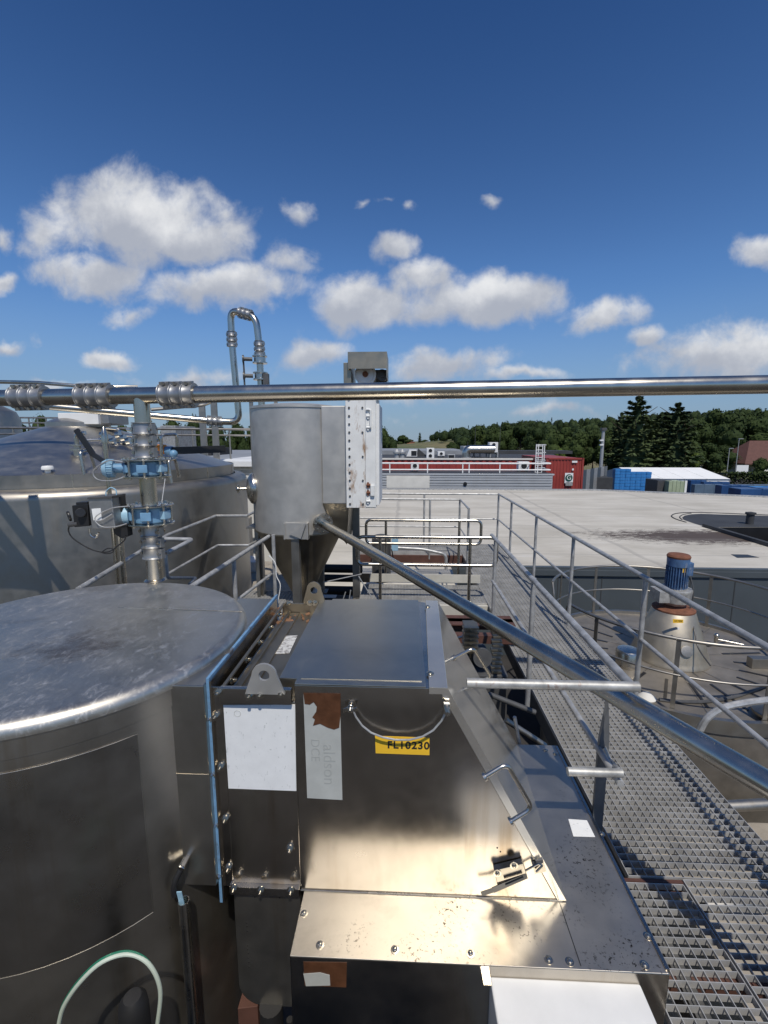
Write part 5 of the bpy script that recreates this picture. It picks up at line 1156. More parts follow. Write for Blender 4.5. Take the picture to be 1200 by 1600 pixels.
zr = gy(700, 724, 30.3).z; zr2 = gy(700, 734, 30.3).z
rl = thing('roof_railing', 'white painted railing along the roof of the louvred plant block', 'railing', V((lo.x, 30.3, hi.z + .08)))
MB().tube([V((lo.x, 30.3, zr)), V((hi.x - .1, 30.3, zr)), V((hi.x - .1, 32.4, zr))], .055, 8).build('handrail', 'white', rl)
MB().tube([V((lo.x, 30.3, zr2)), V((hi.x - .1, 30.3, zr2)), V((hi.x - .1, 32.4, zr2))], .045, 8).build('midrail', 'white', rl)
for px in (560, 609, 668, 723, 733, 781, 840): p = gy(px, 730, 30.3); MB().cyl((p.x, 30.3, hi.z + .08), (p.x, 30.3, zr), .04, 8).build('post', 'white', rl)
# red building
lo, hi = pbox(480, 856, 718, 800, 36.0, 24)
rb = thing('red_building', 'long low red metal building with dark flat roof crowded with plant', 'building', V(((lo.x + hi.x) / 2, 44, -6.8)))
corr(lo.x, hi.x + 1.0, 36, -6.8, hi.z, .5, .05).build('wall', 'red', rb, recalc=False, smooth=0)
b = MB(); b.box((lo.x, 35.9, hi.z), (hi.x + 1.2, 36.2, hi.z + .12)); b.build('roof_edge', 'cream', rb)
rr2 = gy(900, 718, 50)
b = MB(); b.poly((lo.x, 36.2, hi.z), (hi.x + 1.2, 36.2, hi.z), (hi.x + 7, 58, hi.z - .12), (lo.x - 12, 58, hi.z - .12)); b.build('roof', 'dark_roof', rb)
b = MB(); b.box((-4.5, 52, hi.z - .1), (7.0, 66, hi.z + .35)); b.build('raised_roof', 'grey_roof', rb)
b = MB(); b.box((10, 56, hi.z - .1), (20, 60, hi.z + .25)); b.build('raised_roof', 'dark_roof', rb)
# container with the G sign
lo, hi = pbox(855, 906, 716, 790, 32.5, 7)
ct = thing('red_container', 'red corrugated container end carrying a round green letter sign', 'container', V(((lo.x + hi.x) / 2, 34, -6.8)))
corr(lo.x, hi.x, 32.5, -6.8, hi.z, .22, .04).build('end_wall', 'red', ct, recalc=False, smooth=0)
b = MB(); b.box((lo.x, 32.56, -6.8), (hi.x, hi.y, hi.z)); b.build('box', 'red', ct)
b = MB()
for x in (lo.x, hi.x): b.box((x - .06, 32.42, -6.8), (x + .06, 32.56, hi.z + .03))
b.box((lo.x, 32.42, hi.z - .08), (hi.x, 32.56, hi.z + .03)); b.build('frame', 'red', ct)
a, c = pbox(883, 895, 739, 755, 32.36, .03); b = MB(); b.box(a, c); sg = b.build('sign_board', 'white_sheet', ct)
q = gy(889, 746.5, 32.34); m_ = frame(q, (0, -1, 0), (1, 0, 0))
sgd = MB(); sgd.lathe([(0, .006), (.245, .006), (.245, 0)], mat=m_, seg=36); MT['sign_green'] = paint('sign_green', (.01, .085, .055), .5, .05); sgd.build('sign_disc', 'sign_green', sg)
place(text_mesh('G', .44, 'white_sheet', .002), 'lettering', sg, frame(q + V((0, -.012, 0)), (0, -1, 0), (1, 0, 0)))
a, c = pbox(884, 894.5, 753.0, 759, 32.35, .03); b = MB(); b.box(a, c); b.build('plate', 'galv_old', ct)
a, c = pbox(894, 902, 720, 723, 32.38, .03); b = MB(); b.box(a, c); b.build('white_tag', 'white_sheet', ct)
a, c = pbox(894, 896.5, 732, 735, 32.38, .03); b = MB(); b.box(a, c); b.build('white_tag', 'white_sheet', ct)
# cage ladder
t = thing('cage_ladder', 'white cage ladder standing on the louvred plant block beside the container', 'ladder', gy(845, 741, 31))
b = MB(); lx = [gy(x, 700, 31).x for x in (838, 843.5, 848, 853)]; z0_, z1_ = gy(845, 741, 31).z, gy(845, 694, 31).z
for i, x in enumerate(lx): MB().cyl((x, 31 + (.3 if i % 2 else 0), z0_ + (0 if i in (0, 2) else .6)), (x, 31 + (.3 if i % 2 else 0), z1_), .03, 6).build('stile', 'white', t)
for k in range(4):
    z = z1_ - .05 - k * .5; MB().tube([V((lx[0], 31, z)), V((lx[1], 31.35, z)), V((lx[2], 31.35, z)), V((lx[3], 31, z))], .028, 6).build('hoop', 'white', t)
for k in range(8): z = z0_ + .1 + k * .25; MB().cyl((lx[0], 31, z), (lx[2], 31, z), .02, 6).build('rung', 'white', t)
# roof plant
def ac(px0, px1, yt, yb, d, nf, label, dep=.9):
    a, c = pbox(px0, px1, yt, yb, d, dep); t = thing('air_conditioner', label, 'air conditioner', V(((a.x + c.x) / 2, d, a.z)), 'roof air conditioners')
    b = MB(); b.box(a, c); b.bevel(.03); b.build('casing', 'white', t)
    n = max(nf, 1); hgt = (c.z - a.z)
    for k in range(n):
        zc = a.z + hgt * (k + .5) / n; xc = a.x + (c.x - a.x) * .5; r = min(hgt / n, c.x - a.x) * .40
        b = MB(); b.lathe([(r, 0), (r, .02), (r * .86, .02), (r * .86, .0)], mat=frame((xc, d - .001, zc), (0, -1, 0)), seg=24); b.build('fan_ring', 'white', t)
        b = MB(); b.cyl((xc, d - .002, zc), (xc, d + .002, zc), r * .85, 24); b.build('fan_grille', 'black', t)
    b = MB(); b.box((a.x + .05, d + .05, a.z - .12), (a.x + .15, d + dep, a.z)); b.box((c.x - .15, d + .05, a.z - .12), (c.x - .05, d + dep, a.z)); b.build('feet', 'dark_steel', t)
    return t
ac(666.5, 678.5, 700, 716.5, 39, 2, 'tall white twin fan air conditioner on the red building roof')
ac(684, 695, 705.5, 712.5, 41, 1, 'small white single fan air conditioner right of the tall twin fan one')
ac(765, 778, 691, 707, 42, 2, 'white twin fan air conditioner raised on a stand at the end of the silver duct')
ac(810.5, 827, 721.5, 735, 32.0, 1, 'white air conditioner at the right end of the louvred block railing', .6)
ac(642.0, 654.5, 723, 733.0, 31.5, 0, 'white box unit behind the left part of the louvred block railing', .6)
b = MB(); p = gy(765, 706, 42.3); b.box((p.x, 42.1, p.z - .9), (p.x + .1, 42.9, p.z)); p2 = gy(778, 706, 42.3); b.box((p2.x - .1, 42.1, p.z - .9), (p2.x, 42.9, p.z)); b.build('equipment_stand', 'galv', label='grey stand under the raised twin fan air conditioner', cat='stand')
a, c = pbox(699.5, 711, 710, 717.5, 40, .6)
b = MB(); b.box(a, c); b.bevel(.03); o = b.build('vent_frame', 'galv', label='low grey vent frame with dark opening beside the silver duct', cat='vent')
b = MB(); b.box(V((a.x + .08, 39.99, a.z + .06)), V((c.x - .08, 40.0, c.z - .06))); b.build('opening', 'black', o)
a, c = pbox(635, 652, 703, 713.5, 40, 1.6)
t = thing('roof_hood', 'white roof hood with a dark intake and sloping side', 'roof hood', V(((a.x + c.x) / 2, 40, a.z)))
b = MB(); b.prism([V((a.x, 40, a.z)), V((c.x, 40, a.z)), V((c.x - .05, 40, c.z)), V((a.x + .25, 40, c.z))], (0, 1.6, 0)); b.bevel(.03); b.build('hood', 'white', t)
b = MB(); b.box((a.x + .42, 39.98, a.z + .08), (c.x - .06, 40.0, c.z - .08)); b.build('intake', 'black', t)
b = MB(); b.prism([V((c.x, 40.1, a.z)), V((c.x + .9, 40.1, a.z)), V((c.x + .1, 40.1, c.z + .1))], (0, 1.5, 0)); b.build('skirt', 'dark_roof', t)
for px, lab in ((620, 'small silver roof vent left of the white hood'), (628.5, 'second silver roof vent touching the white hood')):
    p = gy(px, 716, 39); b = MB(); b.lathe([(.2, 0), (.2, .35), (.3, .4), (.3, .55), (.12, .75), (0, .77)], p, 20); b.build('roof_vent', 'galv', label=lab, cat='vent', group='silver roof vents')
# silver duct
d = 41; p0_ = gy(728, 716, d); p1_ = gy(728, 702, d); p2_ = gy(772, 702.5, d); dr = .36
t = thing('silver_duct', 'large silver ventilation duct bending along the red building roof', 'duct', p0_)
MB().tube([p0_, V((p0_.x, d, p1_.z)), V((p2_.x, d, p1_.z))], dr, 24, .7).build('duct', 'steel', t)
b = MB(); b.lathe([(dr + .12, 0), (dr + .12, .1), (dr, .1)], p0_, 24); b.build('curb', 'galv', t)
b = MB(); a = gy(722, 697, 43); c = gy(757, 700, 43); b.box((a.x, 42, c.z - .25), (c.x, 44.5, a.z)); b.bevel(.04); b.build('duct_box', 'galv', t)
for px in (740, 750, 760): p = gy(px, 708, d); MB().cyl((p.x, d, p0_.z), (p.x, d, p.z), .05, 8).build('support', 'dark_steel', t)
for px, yt, lab in ((743, 668, 'thin bare mast standing left of the silver duct'), (782, 665, 'thin bare mast standing right of the raised air conditioner'), (731, 690, 'short thin mast behind the silver duct elbow')):
    p = gy(px, yt, 44); b = MB(); b.cyl((p.x, 44, .6), (p.x, 44, p.z), .025, 6, .015); b.build('antenna_mast', 'dark_steel', label=lab, cat='mast', group='thin masts on the red building roof')

# left white building with parapet, railings and distant walkway
lo, hi = pbox(352, 415, 728, 800, 11.2, 5)
wb = thing('white_building', 'cream rendered building with flat parapet behind the conical tank and silo', 'building', V((lo.x, 13, -6.8)))
b = MB(); b.box((lo.x - .4, 11.2, -6.8), (hi.x + .3, 18, hi.z)); b.build('wall', 'cream', wb)
b = MB(); p = gy(318, 724, 11.0); p2 = gy(420, 724, 11.0); b.box((p.x, 10.95, hi.z), (p2.x + .3, 18.1, hi.z + .12)); b.build('parapet', 'white', wb)
a, c = pbox(362, 369.5, 757, 808, 11.18, .03); b = MB(); b.box(a, c); wi = b.build('window', 'solar', wb)
a, c = pbox(364, 372, 795, 830, 11.15, .04); b = MB(); b.box(a, c); b.build('opening', 'black', wb)
a, c = pbox(376, 398, 727, 741, 11.12, .05)
for k in range(4): z = a.z + (c.z - a.z) * k / 3; MB().box((a.x, 11.1, z), (c.x, 11.13, z + .02)).build('grille_bar', 'galv', wb)
a, c = pbox(370, 400, 744, 840, 10.9, .3); b = MB(); b.box(a, c); b.build('pilaster', 'cream', wb)
a, c = pbox(361, 384, 812, 846, 9.9, .5); b = MB(); b.box(V((a.x, 9.9, -1.6)), c); b.bevel(.02); b.build('concrete_pier', 'concrete', label='small concrete pier at the foot of the cream building', cat='pier')
a, c = pbox(366, 402, 878, 902, 8.6, .5); b = MB(); b.box(a, c); b.bevel(.01); b.build('white_crate', 'white', label='white box beside the black plinth below the cream building', cat='box')
a, c = pbox(352, 376, 858, 900, 8.9, .4); b = MB(); b.box(a, c); b.build('dark_cabinet', 'black', label='black box at the foot of the cream building', cat='box')
pst = thing('post_pair', 'pair of upright steel posts on the parapet of the cream building', 'posts', gy(330, 722, 11.2))
for px in (321, 339.5):
    p = gy(px, 610, 11.2); p2 = gy(px, 722, 11.2); b = MB(); b.box((p2.x - .07, 11.15, p2.z), (p2.x + .07, 11.22, p.z)); b.build('post', 'steel_matte', pst)
rl = thing('background_railing', 'thin steel railing running far behind the conical tank on the left', 'railing', gy(100, 700, 12.5))
for y in (669, 678.5):
    MB().tube([gy(-40, y - 1, 12.5), gy(398, y + 2, 12.5)], .035 if y < 670 else .026, 8).build('rail', 'steel_matte', rl)
for px in (20, 60, 180, 245, 300, 358): p = gy(px, 669, 12.5); MB().cyl((p.x, 12.5, p.z - .9), (p.x, 12.5, p.z), .025, 8).build('post', 'steel_matte', rl)
br = thing('pipe_bridge', 'long pipe bridge with railing and dark pipes at the far left', 'pipe bridge', gy(30, 700, 20))
b = MB(); a = gy(-60, 683, 20); c = gy(108, 689, 20); b.box((a.x, 19.6, c.z), (c.x, 21, a.z)); b.build('deck', 'galv', br)
for y in (652, 660, 668): MB().tube([gy(-60, y, 20), gy(100, y + 1, 20)], .035, 8).build('rail', 'steel_matte', br)
for k in range(12): p = gy(-50 + k * 13.5, 652, 20); q = gy(-50 + k * 13.5, 684, 20); MB().cyl((p.x, 20, q.z), (p.x, 20, p.z), .03, 6).build('post', 'steel_matte', br)
for k, y in enumerate((691, 695, 700)): MB().tube([gy(-60, y, 19), gy(78 - 14 * k, y, 19)], .09, 10).build('pipe', 'dark_steel' if k % 2 == 0 else 'steel_matte', br)
for k in range(9): p = gy(-10 + k * 10, 700, 18.6); MB().cyl(p, p + V((0, 0, .35)), .08, 10).build('pipe_stub', 'galv', br)
q = gy(-2, 640, 14); b = MB(); b.lathe([(1.0, -5), (1.0, 0), (.9, .25), (.6, .42), (0, .5)], (q.x - .62, 14, q.z - .3), 40); b.build('far_tank', 'steel_matte', label='end of a grey steel tank cut by the left frame edge', cat='tank')
MB().tube([gy(-30, 596, 7), gy(60, 598, 7), gy(135, 604, 7), gy(215, 604.5, 7.4)], .028, 12).build('thin_pipe', 'steel_pipe', label='thin bright pipe just above the overhead pipe at the left', cat='pipe')
MB().tube([gy(236, 640, 8), gy(318, 633, 8.5), gy(330, 628, 8.5)], .03, 10, .1).build('thin_pipe', 'steel_matte', label='thin bent pipe seen just below the overhead pipe left of the silo', cat='pipe')
a, c = pbox(205, 330, 700, 712, 24, 3); b = MB(); b.box(a, c); b.build('dark_parapet', 'dark_roof', label='long dark flat roof parapet behind the orange sensor', cat='roof edge')
a, c = pbox(250, 276, 665, 700, 20, 2); b = MB(); b.box(a, c); b.bevel(.03); b.build('roof_cabin', 'galv_old', label='small grey roof cabin above the orange sensor', cat='cabin')
a, c = pbox(300, 400, 706, 722, 30, 12)
lf = thing('low_roof_building', 'low building with brown and grey sheet roof between the tank and silo', 'building', V((a.x, 34, -6.8)))
b = MB(); b.box((a.x - 14, 30, -6.8), (c.x + 1, 46, a.z + .1)); b.build('wall', 'cream', lf)
b = MB(); b.prism([V((a.x - 14, 29.8, a.z + .1)), V((a.x - 14, 46, a.z + .1)), V((a.x - 14, 38, a.z + .62))], (c.x - a.x + 15, 0, 0)); b.build('roof', 'grey_roof', lf)

# ================================================================ YARD BEYOND THE ROOF
lo = gy(1000, 762, 80); 
mq = thing('marquee', 'long white marquee tent with grey gable end in the yard', 'tent', V((48, 88, -6.76)))
xa, xb = gy(1000, 748, 80).x, gy(1140, 748, 80).x; ez = gy(1060, 748, 80).z; rz_ = gy(1050, 730.5, 88).z
b = MB()
nb = 4
for k in range(nb):
    x0_, x1_ = xa + (xb - xa) * k / nb + .02, xa + (xb - xa) * (k + 1) / nb - .02
    b.quad((x0_, 79.8, ez), (x1_, 79.8, ez), (x1_, 88, rz_), (x0_, 88, rz_)); b.quad((x1_, 96.2, ez), (x0_, 96.2, ez), (x0_, 88, rz_), (x1_, 88, rz_))
b.build('roof', 'tent', mq)
b = MB(); b.box((xa, 80, -6.76), (xb, 80.1, ez)); b.box((xb - .1, 80.1, -6.76), (xb, 95.9, ez)); b.build('side_wall', 'tent', mq)
b = MB(); b.prism([V((xa, 80.1, -6.76)), V((xa, 95.9, -6.76)), V((xa, 95.9, ez)), V((xa, 88, rz_)), V((xa, 80.1, ez))], (.12, 0, 0)); b.build('gable', 'tent_end', mq)
for k in range(nb + 1): x = xa + (xb - xa) * k / nb; MB().box((x - .05, 79.9, -6.76), (x + .05, 79.98, ez)).build('upright', 'galv', mq)
# stacked blue crates, each one an object
cw = .82
m_ = MB(); m_.box((-.39, -.5, 0), (.39, .5, .44)); m_.bevel(.03, 1)
for k in (-1, 0, 1): m_.box((k * .26 - .02, -.52, .05), (k * .26 + .02, -.5, .42))
CR = m_.mesh('crate', 'crate_blue')
cx0 = gy(958, 750, 74).x; nstk = 7; first = True
for k in range(nstk):
    n = 10 if k < 3 else 9
    for j in range(n):
        o = bpy.data.objects.new('crate', CR); COL.objects.link(o); o.location = (cx0 + .42 + k * .8 + rnd.uniform(-.02, .02), 74 + rnd.uniform(-.03, .03), -6.76 + j * .46)
        tag(o, 'blue plastic crate in the tall blue stacks in front of the white marquee', 'crate', 'blue crates stacked by the marquee')
b = MB(); p = gy(925, 746, 70); q = gy(957, 762, 70); b.box((p.x, 70, -6.76), (q.x, 73, p.z)); b.bevel(.04); b.build('dark_container', 'dark_roof', label='black container just left of the blue crate stacks', cat='container')
b = MB(); p = gy(1028, 750.5, 60); q = gy(1049, 762, 60); b.box((p.x, 60, -6.76), (q.x, 63, p.z - .0)); b.build('dark_skip', 'dark_steel', label='dark box joined to the pale green cage behind the roof edge', cat='box')
p = gy(1046, 752, 59); q = gy(1069, 762, 59)
t = thing('green_cage', 'pale green cage box behind the roof edge in front of the marquee', 'cage', V(((p.x + q.x) / 2, 59, -6.76)))
b = MB(); b.box((p.x, 59, -6.76), (q.x, 61, p.z)); b.build('box', 'green_box', t)
for k in range(5): x = p.x + (q.x - p.x) * k / 4; MB().box((x - .04, 58.95, -6.76), (x + .04, 59, p.z + .05)).build('upright', 'green_box', t)
for k, (x0_, x1_, yt, d_, dep, mt, lab) in enumerate(((1080, 1104, 750.5, 60, .8, 'tarp_blue', 'short dark blue sheeted stack with a raised edge beyond the roof'), (1086, 1132, 757, 52, .7, 'sheet_grey', 'flat grey blue stack just behind the roof edge'), (1100, 1141, 753, 58, .7, 'tarp_blue', 'narrow dark blue stack in front of the marquee right end'),
        (1128, 1172, 758.5, 46, 1.0, 'tarp_blue', 'flat blue stack behind the bend of the roof edge'), (1158, 1260, 764, 36, 1.4, 'tarp_blue', 'blue sheet stack nearest the right frame edge'), (1142, 1250, 757.5, 60, .9, 'sheet_grey', 'long low grey blue stack in front of the hedge'), (1180, 1250, 761, 44, 1.0, 'crate_blue', 'brighter blue stack at the right frame edge'))):
    p = gy(x0_, yt, d_); q = gy(x1_, yt, d_); b = MB(); b.box((p.x, d_, -6.76), (q.x, d_ + dep, p.z)); b.bevel(.06)
    n_ = 3
    for j in range(1, n_): xx_ = p.x + (q.x - p.x) * j / n_; b.box((xx_ - .03, d_ - .02, p.z - 2), (xx_ + .03, d_ + dep, p.z + .03))
    b.build('sheeted_stack', mt, label=lab, cat='stack', group='blue sheeted stacks')
# fence and mast
a = gy(904, 736, 62); c = gy(948, 745, 75)
fn = thing('yard_fence', 'grey panel fence between the red container and the yard mast', 'fence', V((a.x, 62, -6.76)))
for k in range(8):
    p = V((a.x, 62, 0)).lerp(V((c.x, 75, 0)), k / 8); q = V((a.x, 62, 0)).lerp(V((c.x, 75, 0)), (k + .94) / 8); b = MB(); b.bar((p.x, p.y, (-6.76 + a.z) / 2), (q.x, q.y, (-6.76 + a.z) / 2), .05, a.z + 6.76); b.build('panel', 'clad' if k % 2 else 'galv_old', fn)
p = gy(943, 672, 78)
t = thing('floodlight_mast', 'tall grey mast with floodlights rising in front of the trees', 'mast', V((p.x, 78, -6.76)))
b = MB(); b.cyl((p.x, 78, -6.76), (p.x, 78, p.z), .30, 14, .24); b.build('pole', 'galv', t)
b = MB(); b.box((p.x - .4, 77.6, p.z - .1), (p.x + .4, 78.4, p.z + .35)); b.bevel(.05); b.build('head', 'dark_steel', t)
for k, y in enumerate((688, 695)): q = gy(940, y, 77.7); b = MB(); b.box(q - V((.3, .2, .12)), q + V((.25, .2, .12))); b.build('floodlight', 'white', t)
def lamp(px, yt, d_, arm, lab):
    p = gy(px, yt, d_); t = thing('street_lamp', lab, 'street lamp', V((p.x, d_, -6.76)), 'street lamps')
    b = MB(); b.cyl((p.x, d_, -6.76), (p.x, d_, p.z), .11, 10, .07); b.build('pole', 'galv', t)
    b = MB(); b.box((p.x - .15 if arm > 0 else p.x - arm * -1, d_ - .15, p.z - .02), (p.x + abs(arm), d_ + .15, p.z + .13)); b.bevel(.03); b.build('lamp_head', 'galv', t)
lamp(1140, 701, 105, .8, 'lower street lamp with a wide flat head before the trees')
lamp(1155, 686, 112, .9, 'taller street lamp with a small head before the trees')
# house on the right
d_ = 120; a = gy(1163, 722, d_); 
hs = thing('brick_house', 'house with steep brown tiled roof at the right frame edge', 'house', V((a.x + 9, d_ + 6, -6.76)))
ezz = gy(1180, 724, d_).z; rzz = gy(1200, 690, d_ + 6).z
b = MB(); b.prism([V((a.x + 4.2, d_ + .2, -6.76)), V((a.x + 4.2, d_ + 12, -6.76)), V((a.x + 4.2, d_ + 12, ezz)), V((a.x + 4.2, d_ + 6, rzz - 3.2)), V((a.x + 4.2, d_ + .2, ezz))], (17, 0, 0)); b.build('wall', 'cream', hs)
b = MB(); th_ = V((0, 0, .25))
b.prism([V((a.x + 5.0, d_ + 6, rzz)), V((a.x + 22, d_ + 6, rzz)), V((a.x + 22, d_ - .6, ezz - .3)), V((a.x - .2, d_ - .6, ezz - .3))], (0, 0, .25))
b.prism([V((a.x + 5.0, d_ + 6.02, rzz)), V((a.x + 22, d_ + 6.02, rzz)), V((a.x + 22, d_ + 12.8, ezz - .3)), V((a.x - .2, d_ + 12.8, ezz - .3))], (0, 0, .25))
b.prism([V((a.x - .2, d_ - .6, ezz - .3)), V((a.x + 5.0, d_ + 6, rzz)), V((a.x - .2, d_ + 12.8, ezz - .3))], (.0, 0, .25)); b.build('roof', 'tile', hs)
p = gy(1160, 733, 108); b = MB(); b.box((p.x - 1.3, 108, p.z - .9), (p.x + 1.3, 108.12, p.z + .9)); o = b.build('notice_board', 'white_sheet', label='plain white board standing below the brown roofed house', cat='board')
for s in (-1, 1): b = MB(); b.box((p.x + s * 1.0 - .06, 108.13, -6.76), (p.x + s * 1.0 + .06, 108.25, p.z)); b.build('leg', 'galv', o)
p = gy(1062, 716, 118); t = thing('far_house', 'small orange brick house half hidden between the conifers', 'house', V((p.x, 120, -6.76)))
b = MB(); b.box((p.x - 2, 118, -6.76), (p.x + 2.5, 124, p.z)); b.build('wall', 'brick', t)
b = MB(); b.prism([V((p.x - 2.4, 117.6, p.z)), V((p.x + 2.9, 117.6, p.z)), V((p.x + .25, 117.6, p.z + 2.2))], (0, 7, 0)); b.build('roof', 'tile', t)
# far hamlet on the horizon
for (px, yt, yb, wpx, d_, mt, lab) in ((642, 688, 693.5, 12, 820, 'brick', 'tiny orange farmhouse on the horizon left of the spruce'), (682, 685, 692, 9, 760, 'white', 'tiny white house on the horizon right of the spruce'), (669, 689, 693, 14, 900, 'cream', 'tiny pale low house on the horizon beside the white one')):
    a = gy(px - wpx / 2, yt, d_); c = gy(px + wpx / 2, yb, d_); t = thing('farmhouse', lab, 'house', V(((a.x + c.x) / 2, d_, -6.8)))
    zm = a.z * .45 + c.z * .55; b = MB(); b.box((a.x, d_, -6.8), (c.x, d_ + 10, zm)); b.build('wall', mt, t)
    b = MB(); b.prism([V((a.x - .4, d_ - .4, zm)), V((c.x + .4, d_ - .4, zm)), V(((a.x + c.x) / 2, d_ - .4, a.z))], (0, 11, 0)); b.build('roof', 'tile' if mt == 'brick' else 'grey_roof', t)

# ================================================================ TREES
def leaf_quads(bm, c, nrm, s, r):
    n = (nrm + V((r.uniform(-1, 1), r.uniform(-1, 1), r.uniform(-.6, 1))) * .8)
    if n.length < .01: n = V((0, 0, 1))
    n.normalize(); x = n.orthogonal().normalized(); a = r.uniform(0, PI); x = (x * math.cos(a) + n.cross(x) * math.sin(a)); y = n.cross(x)
    s1 = s * r.uniform(.6, 1.3); s2 = s1 * r.uniform(.45, .8)
    vs = [bm.verts.new(c + x * s1 * i + y * s2 * j) for i, j in ((-1, -.3), (-.2, -1), (1, .1), (.1, 1))]
    bm.faces.new(vs)
_ti = bmesh.new(); bmesh.ops.create_icosphere(_ti, subdivisions=2, radius=1); _ti.verts.ensure_lookup_table()
ICO = ([v.co.copy() for v in _ti.verts], [[v.index for v in f.verts] for f in _ti.faces]); _ti.free()
def add_ico(bm, m):
    vs = [bm.verts.new(m @ c) for c in ICO[0]]
    for f in ICO[1]: bm.faces.new([vs[i] for i in f])
def broad_crown(seed, n=3400, leaf=.028, mat='leaf', lobes=15, wide=.40, low=.16):
    r = random.Random(seed); b = MB(); L_ = []
    for k in range(lobes):
        f = k / lobes; z = low + .12 + (.72 - low) * f + r.uniform(-.05, .05); ww_ = wide * math.sin(PI * min(1, max(.12, (z - low + .12) / (1.04 - low))) ** .85)
        a = r.uniform(0, 2 * PI); q = r.uniform(.35, .8) * ww_; L_.append((V((q * math.cos(a), q * math.sin(a), z)), r.uniform(.12, .21)))
    L_.append((V((0, 0, .84)), .15))
    for i in range(n):
        c, rad = L_[r.randrange(len(L_))]; d = V((r.gauss(0, 1), r.gauss(0, 1), r.gauss(0, 1))).normalized(); p = c + d * rad * (r.random() ** .35) * (1 if r.random() < .93 else 1.2)
        p.z = max(p.z, low * .7); leaf_quads(b.bm, p, d, leaf, r)
    for c, rad in L_: add_ico(b.bm, M.Translation(c) @ M.Scale(rad * .80, 4))
    return b.mesh('crown', mat, 0, False)
def conifer_crown(seed, n=6500, leaf=.022, mat='needle'):
    r = random.Random(seed); b = MB(); tiers = 17
    for t in range(tiers):
        f = t / (tiers - 1); z = .10 + .87 * f; rad = (.27 * (1 - f) ** .50 + .02) * r.uniform(.66, 1.22); nb_ = max(4, int(10 * (1 - f) + 4))
        for k in range(nb_):
            a = 2 * PI * (k + r.random()) / nb_; ln = rad * r.uniform(.5, 1.2); m = int(n / (tiers * nb_) * (1.25 - .5 * f)) + 5
            for i in range(m):
                g = r.random() ** .7; p = V((math.cos(a) * ln * g, math.sin(a) * ln * g, z - .055 * g * (1 - f) + .03 * g * g + r.uniform(-.017, .017))); p += V((-math.sin(a), math.cos(a), 0)) * r.uniform(-1, 1) * .05 * (1 - f) * (1.1 - .5 * g)
                leaf_quads(b.bm, p, V((math.cos(a) * .3, math.sin(a) * .3, 1)), leaf, r)
    b.cyl((0, 0, .10), (0, 0, .95), .13, 10, .01)
    return b.mesh('crown', mat, 0, False)
def trunk_mesh(h=.5, r0=.022):
    b = MB(); b.cyl((0, 0, 0), (0, 0, h), r0, 8, r0 * .5); r = random.Random(5)
    for k in range(6):
        a = k * 1.05; z = h * (.45 + .09 * k); b.cyl((0, 0, z), (math.cos(a) * .16, math.sin(a) * .16, z + .16), r0 * .4, 6, r0 * .15)
    return b.mesh('trunk', 'trunk')
BROAD = [broad_crown(s) for s in (1, 2, 3, 4, 5)]; LIGHT = [broad_crown(11, 1800, .03, 'leaf_light')]
CONI = [conifer_crown(s) for s in (21, 22)]; TRK = trunk_mesh(); TRKC = trunk_mesh(.9, .016)
def tree(name, px, ytop, d, wpx, mesh, label, group='trees beyond the yard', base=-6.8, cat='tree', wide=.40):
    top = gy(px, ytop, d); h = top.z - base; t = thing(name, label, cat, V((top.x, d, base)), group)
    sx = wpx / F_PX * d / (2 * wide) * 1.0
    t.scale = (sx, sx, h); t.rotation_euler = (0, 0, rnd.uniform(0, 6.28))
    for m, n in ((mesh, 'crown'), (TRKC if mesh in CONI else TRK, 'trunk')):
        o = bpy.data.objects.new(n, m); COL.objects.link(o); o.parent = t
    return t
tree('conifer_tree', 999, 621, 112, 92, CONI[0], 'tallest dark conifer standing behind the white marquee', wide=.27)
tree('conifer_tree', 1060, 631, 114, 86, CONI[1], 'second tall dark conifer to the right of the tallest one', wide=.27)
tree('conifer_tree', 1030, 650, 122, 62, CONI[0], 'shorter conifer filling the gap between the two tall ones', wide=.27)
tree('conifer_tree', 972, 646, 128, 50, CONI[1], 'narrow conifer pressed against the left of the tallest one', wide=.27)
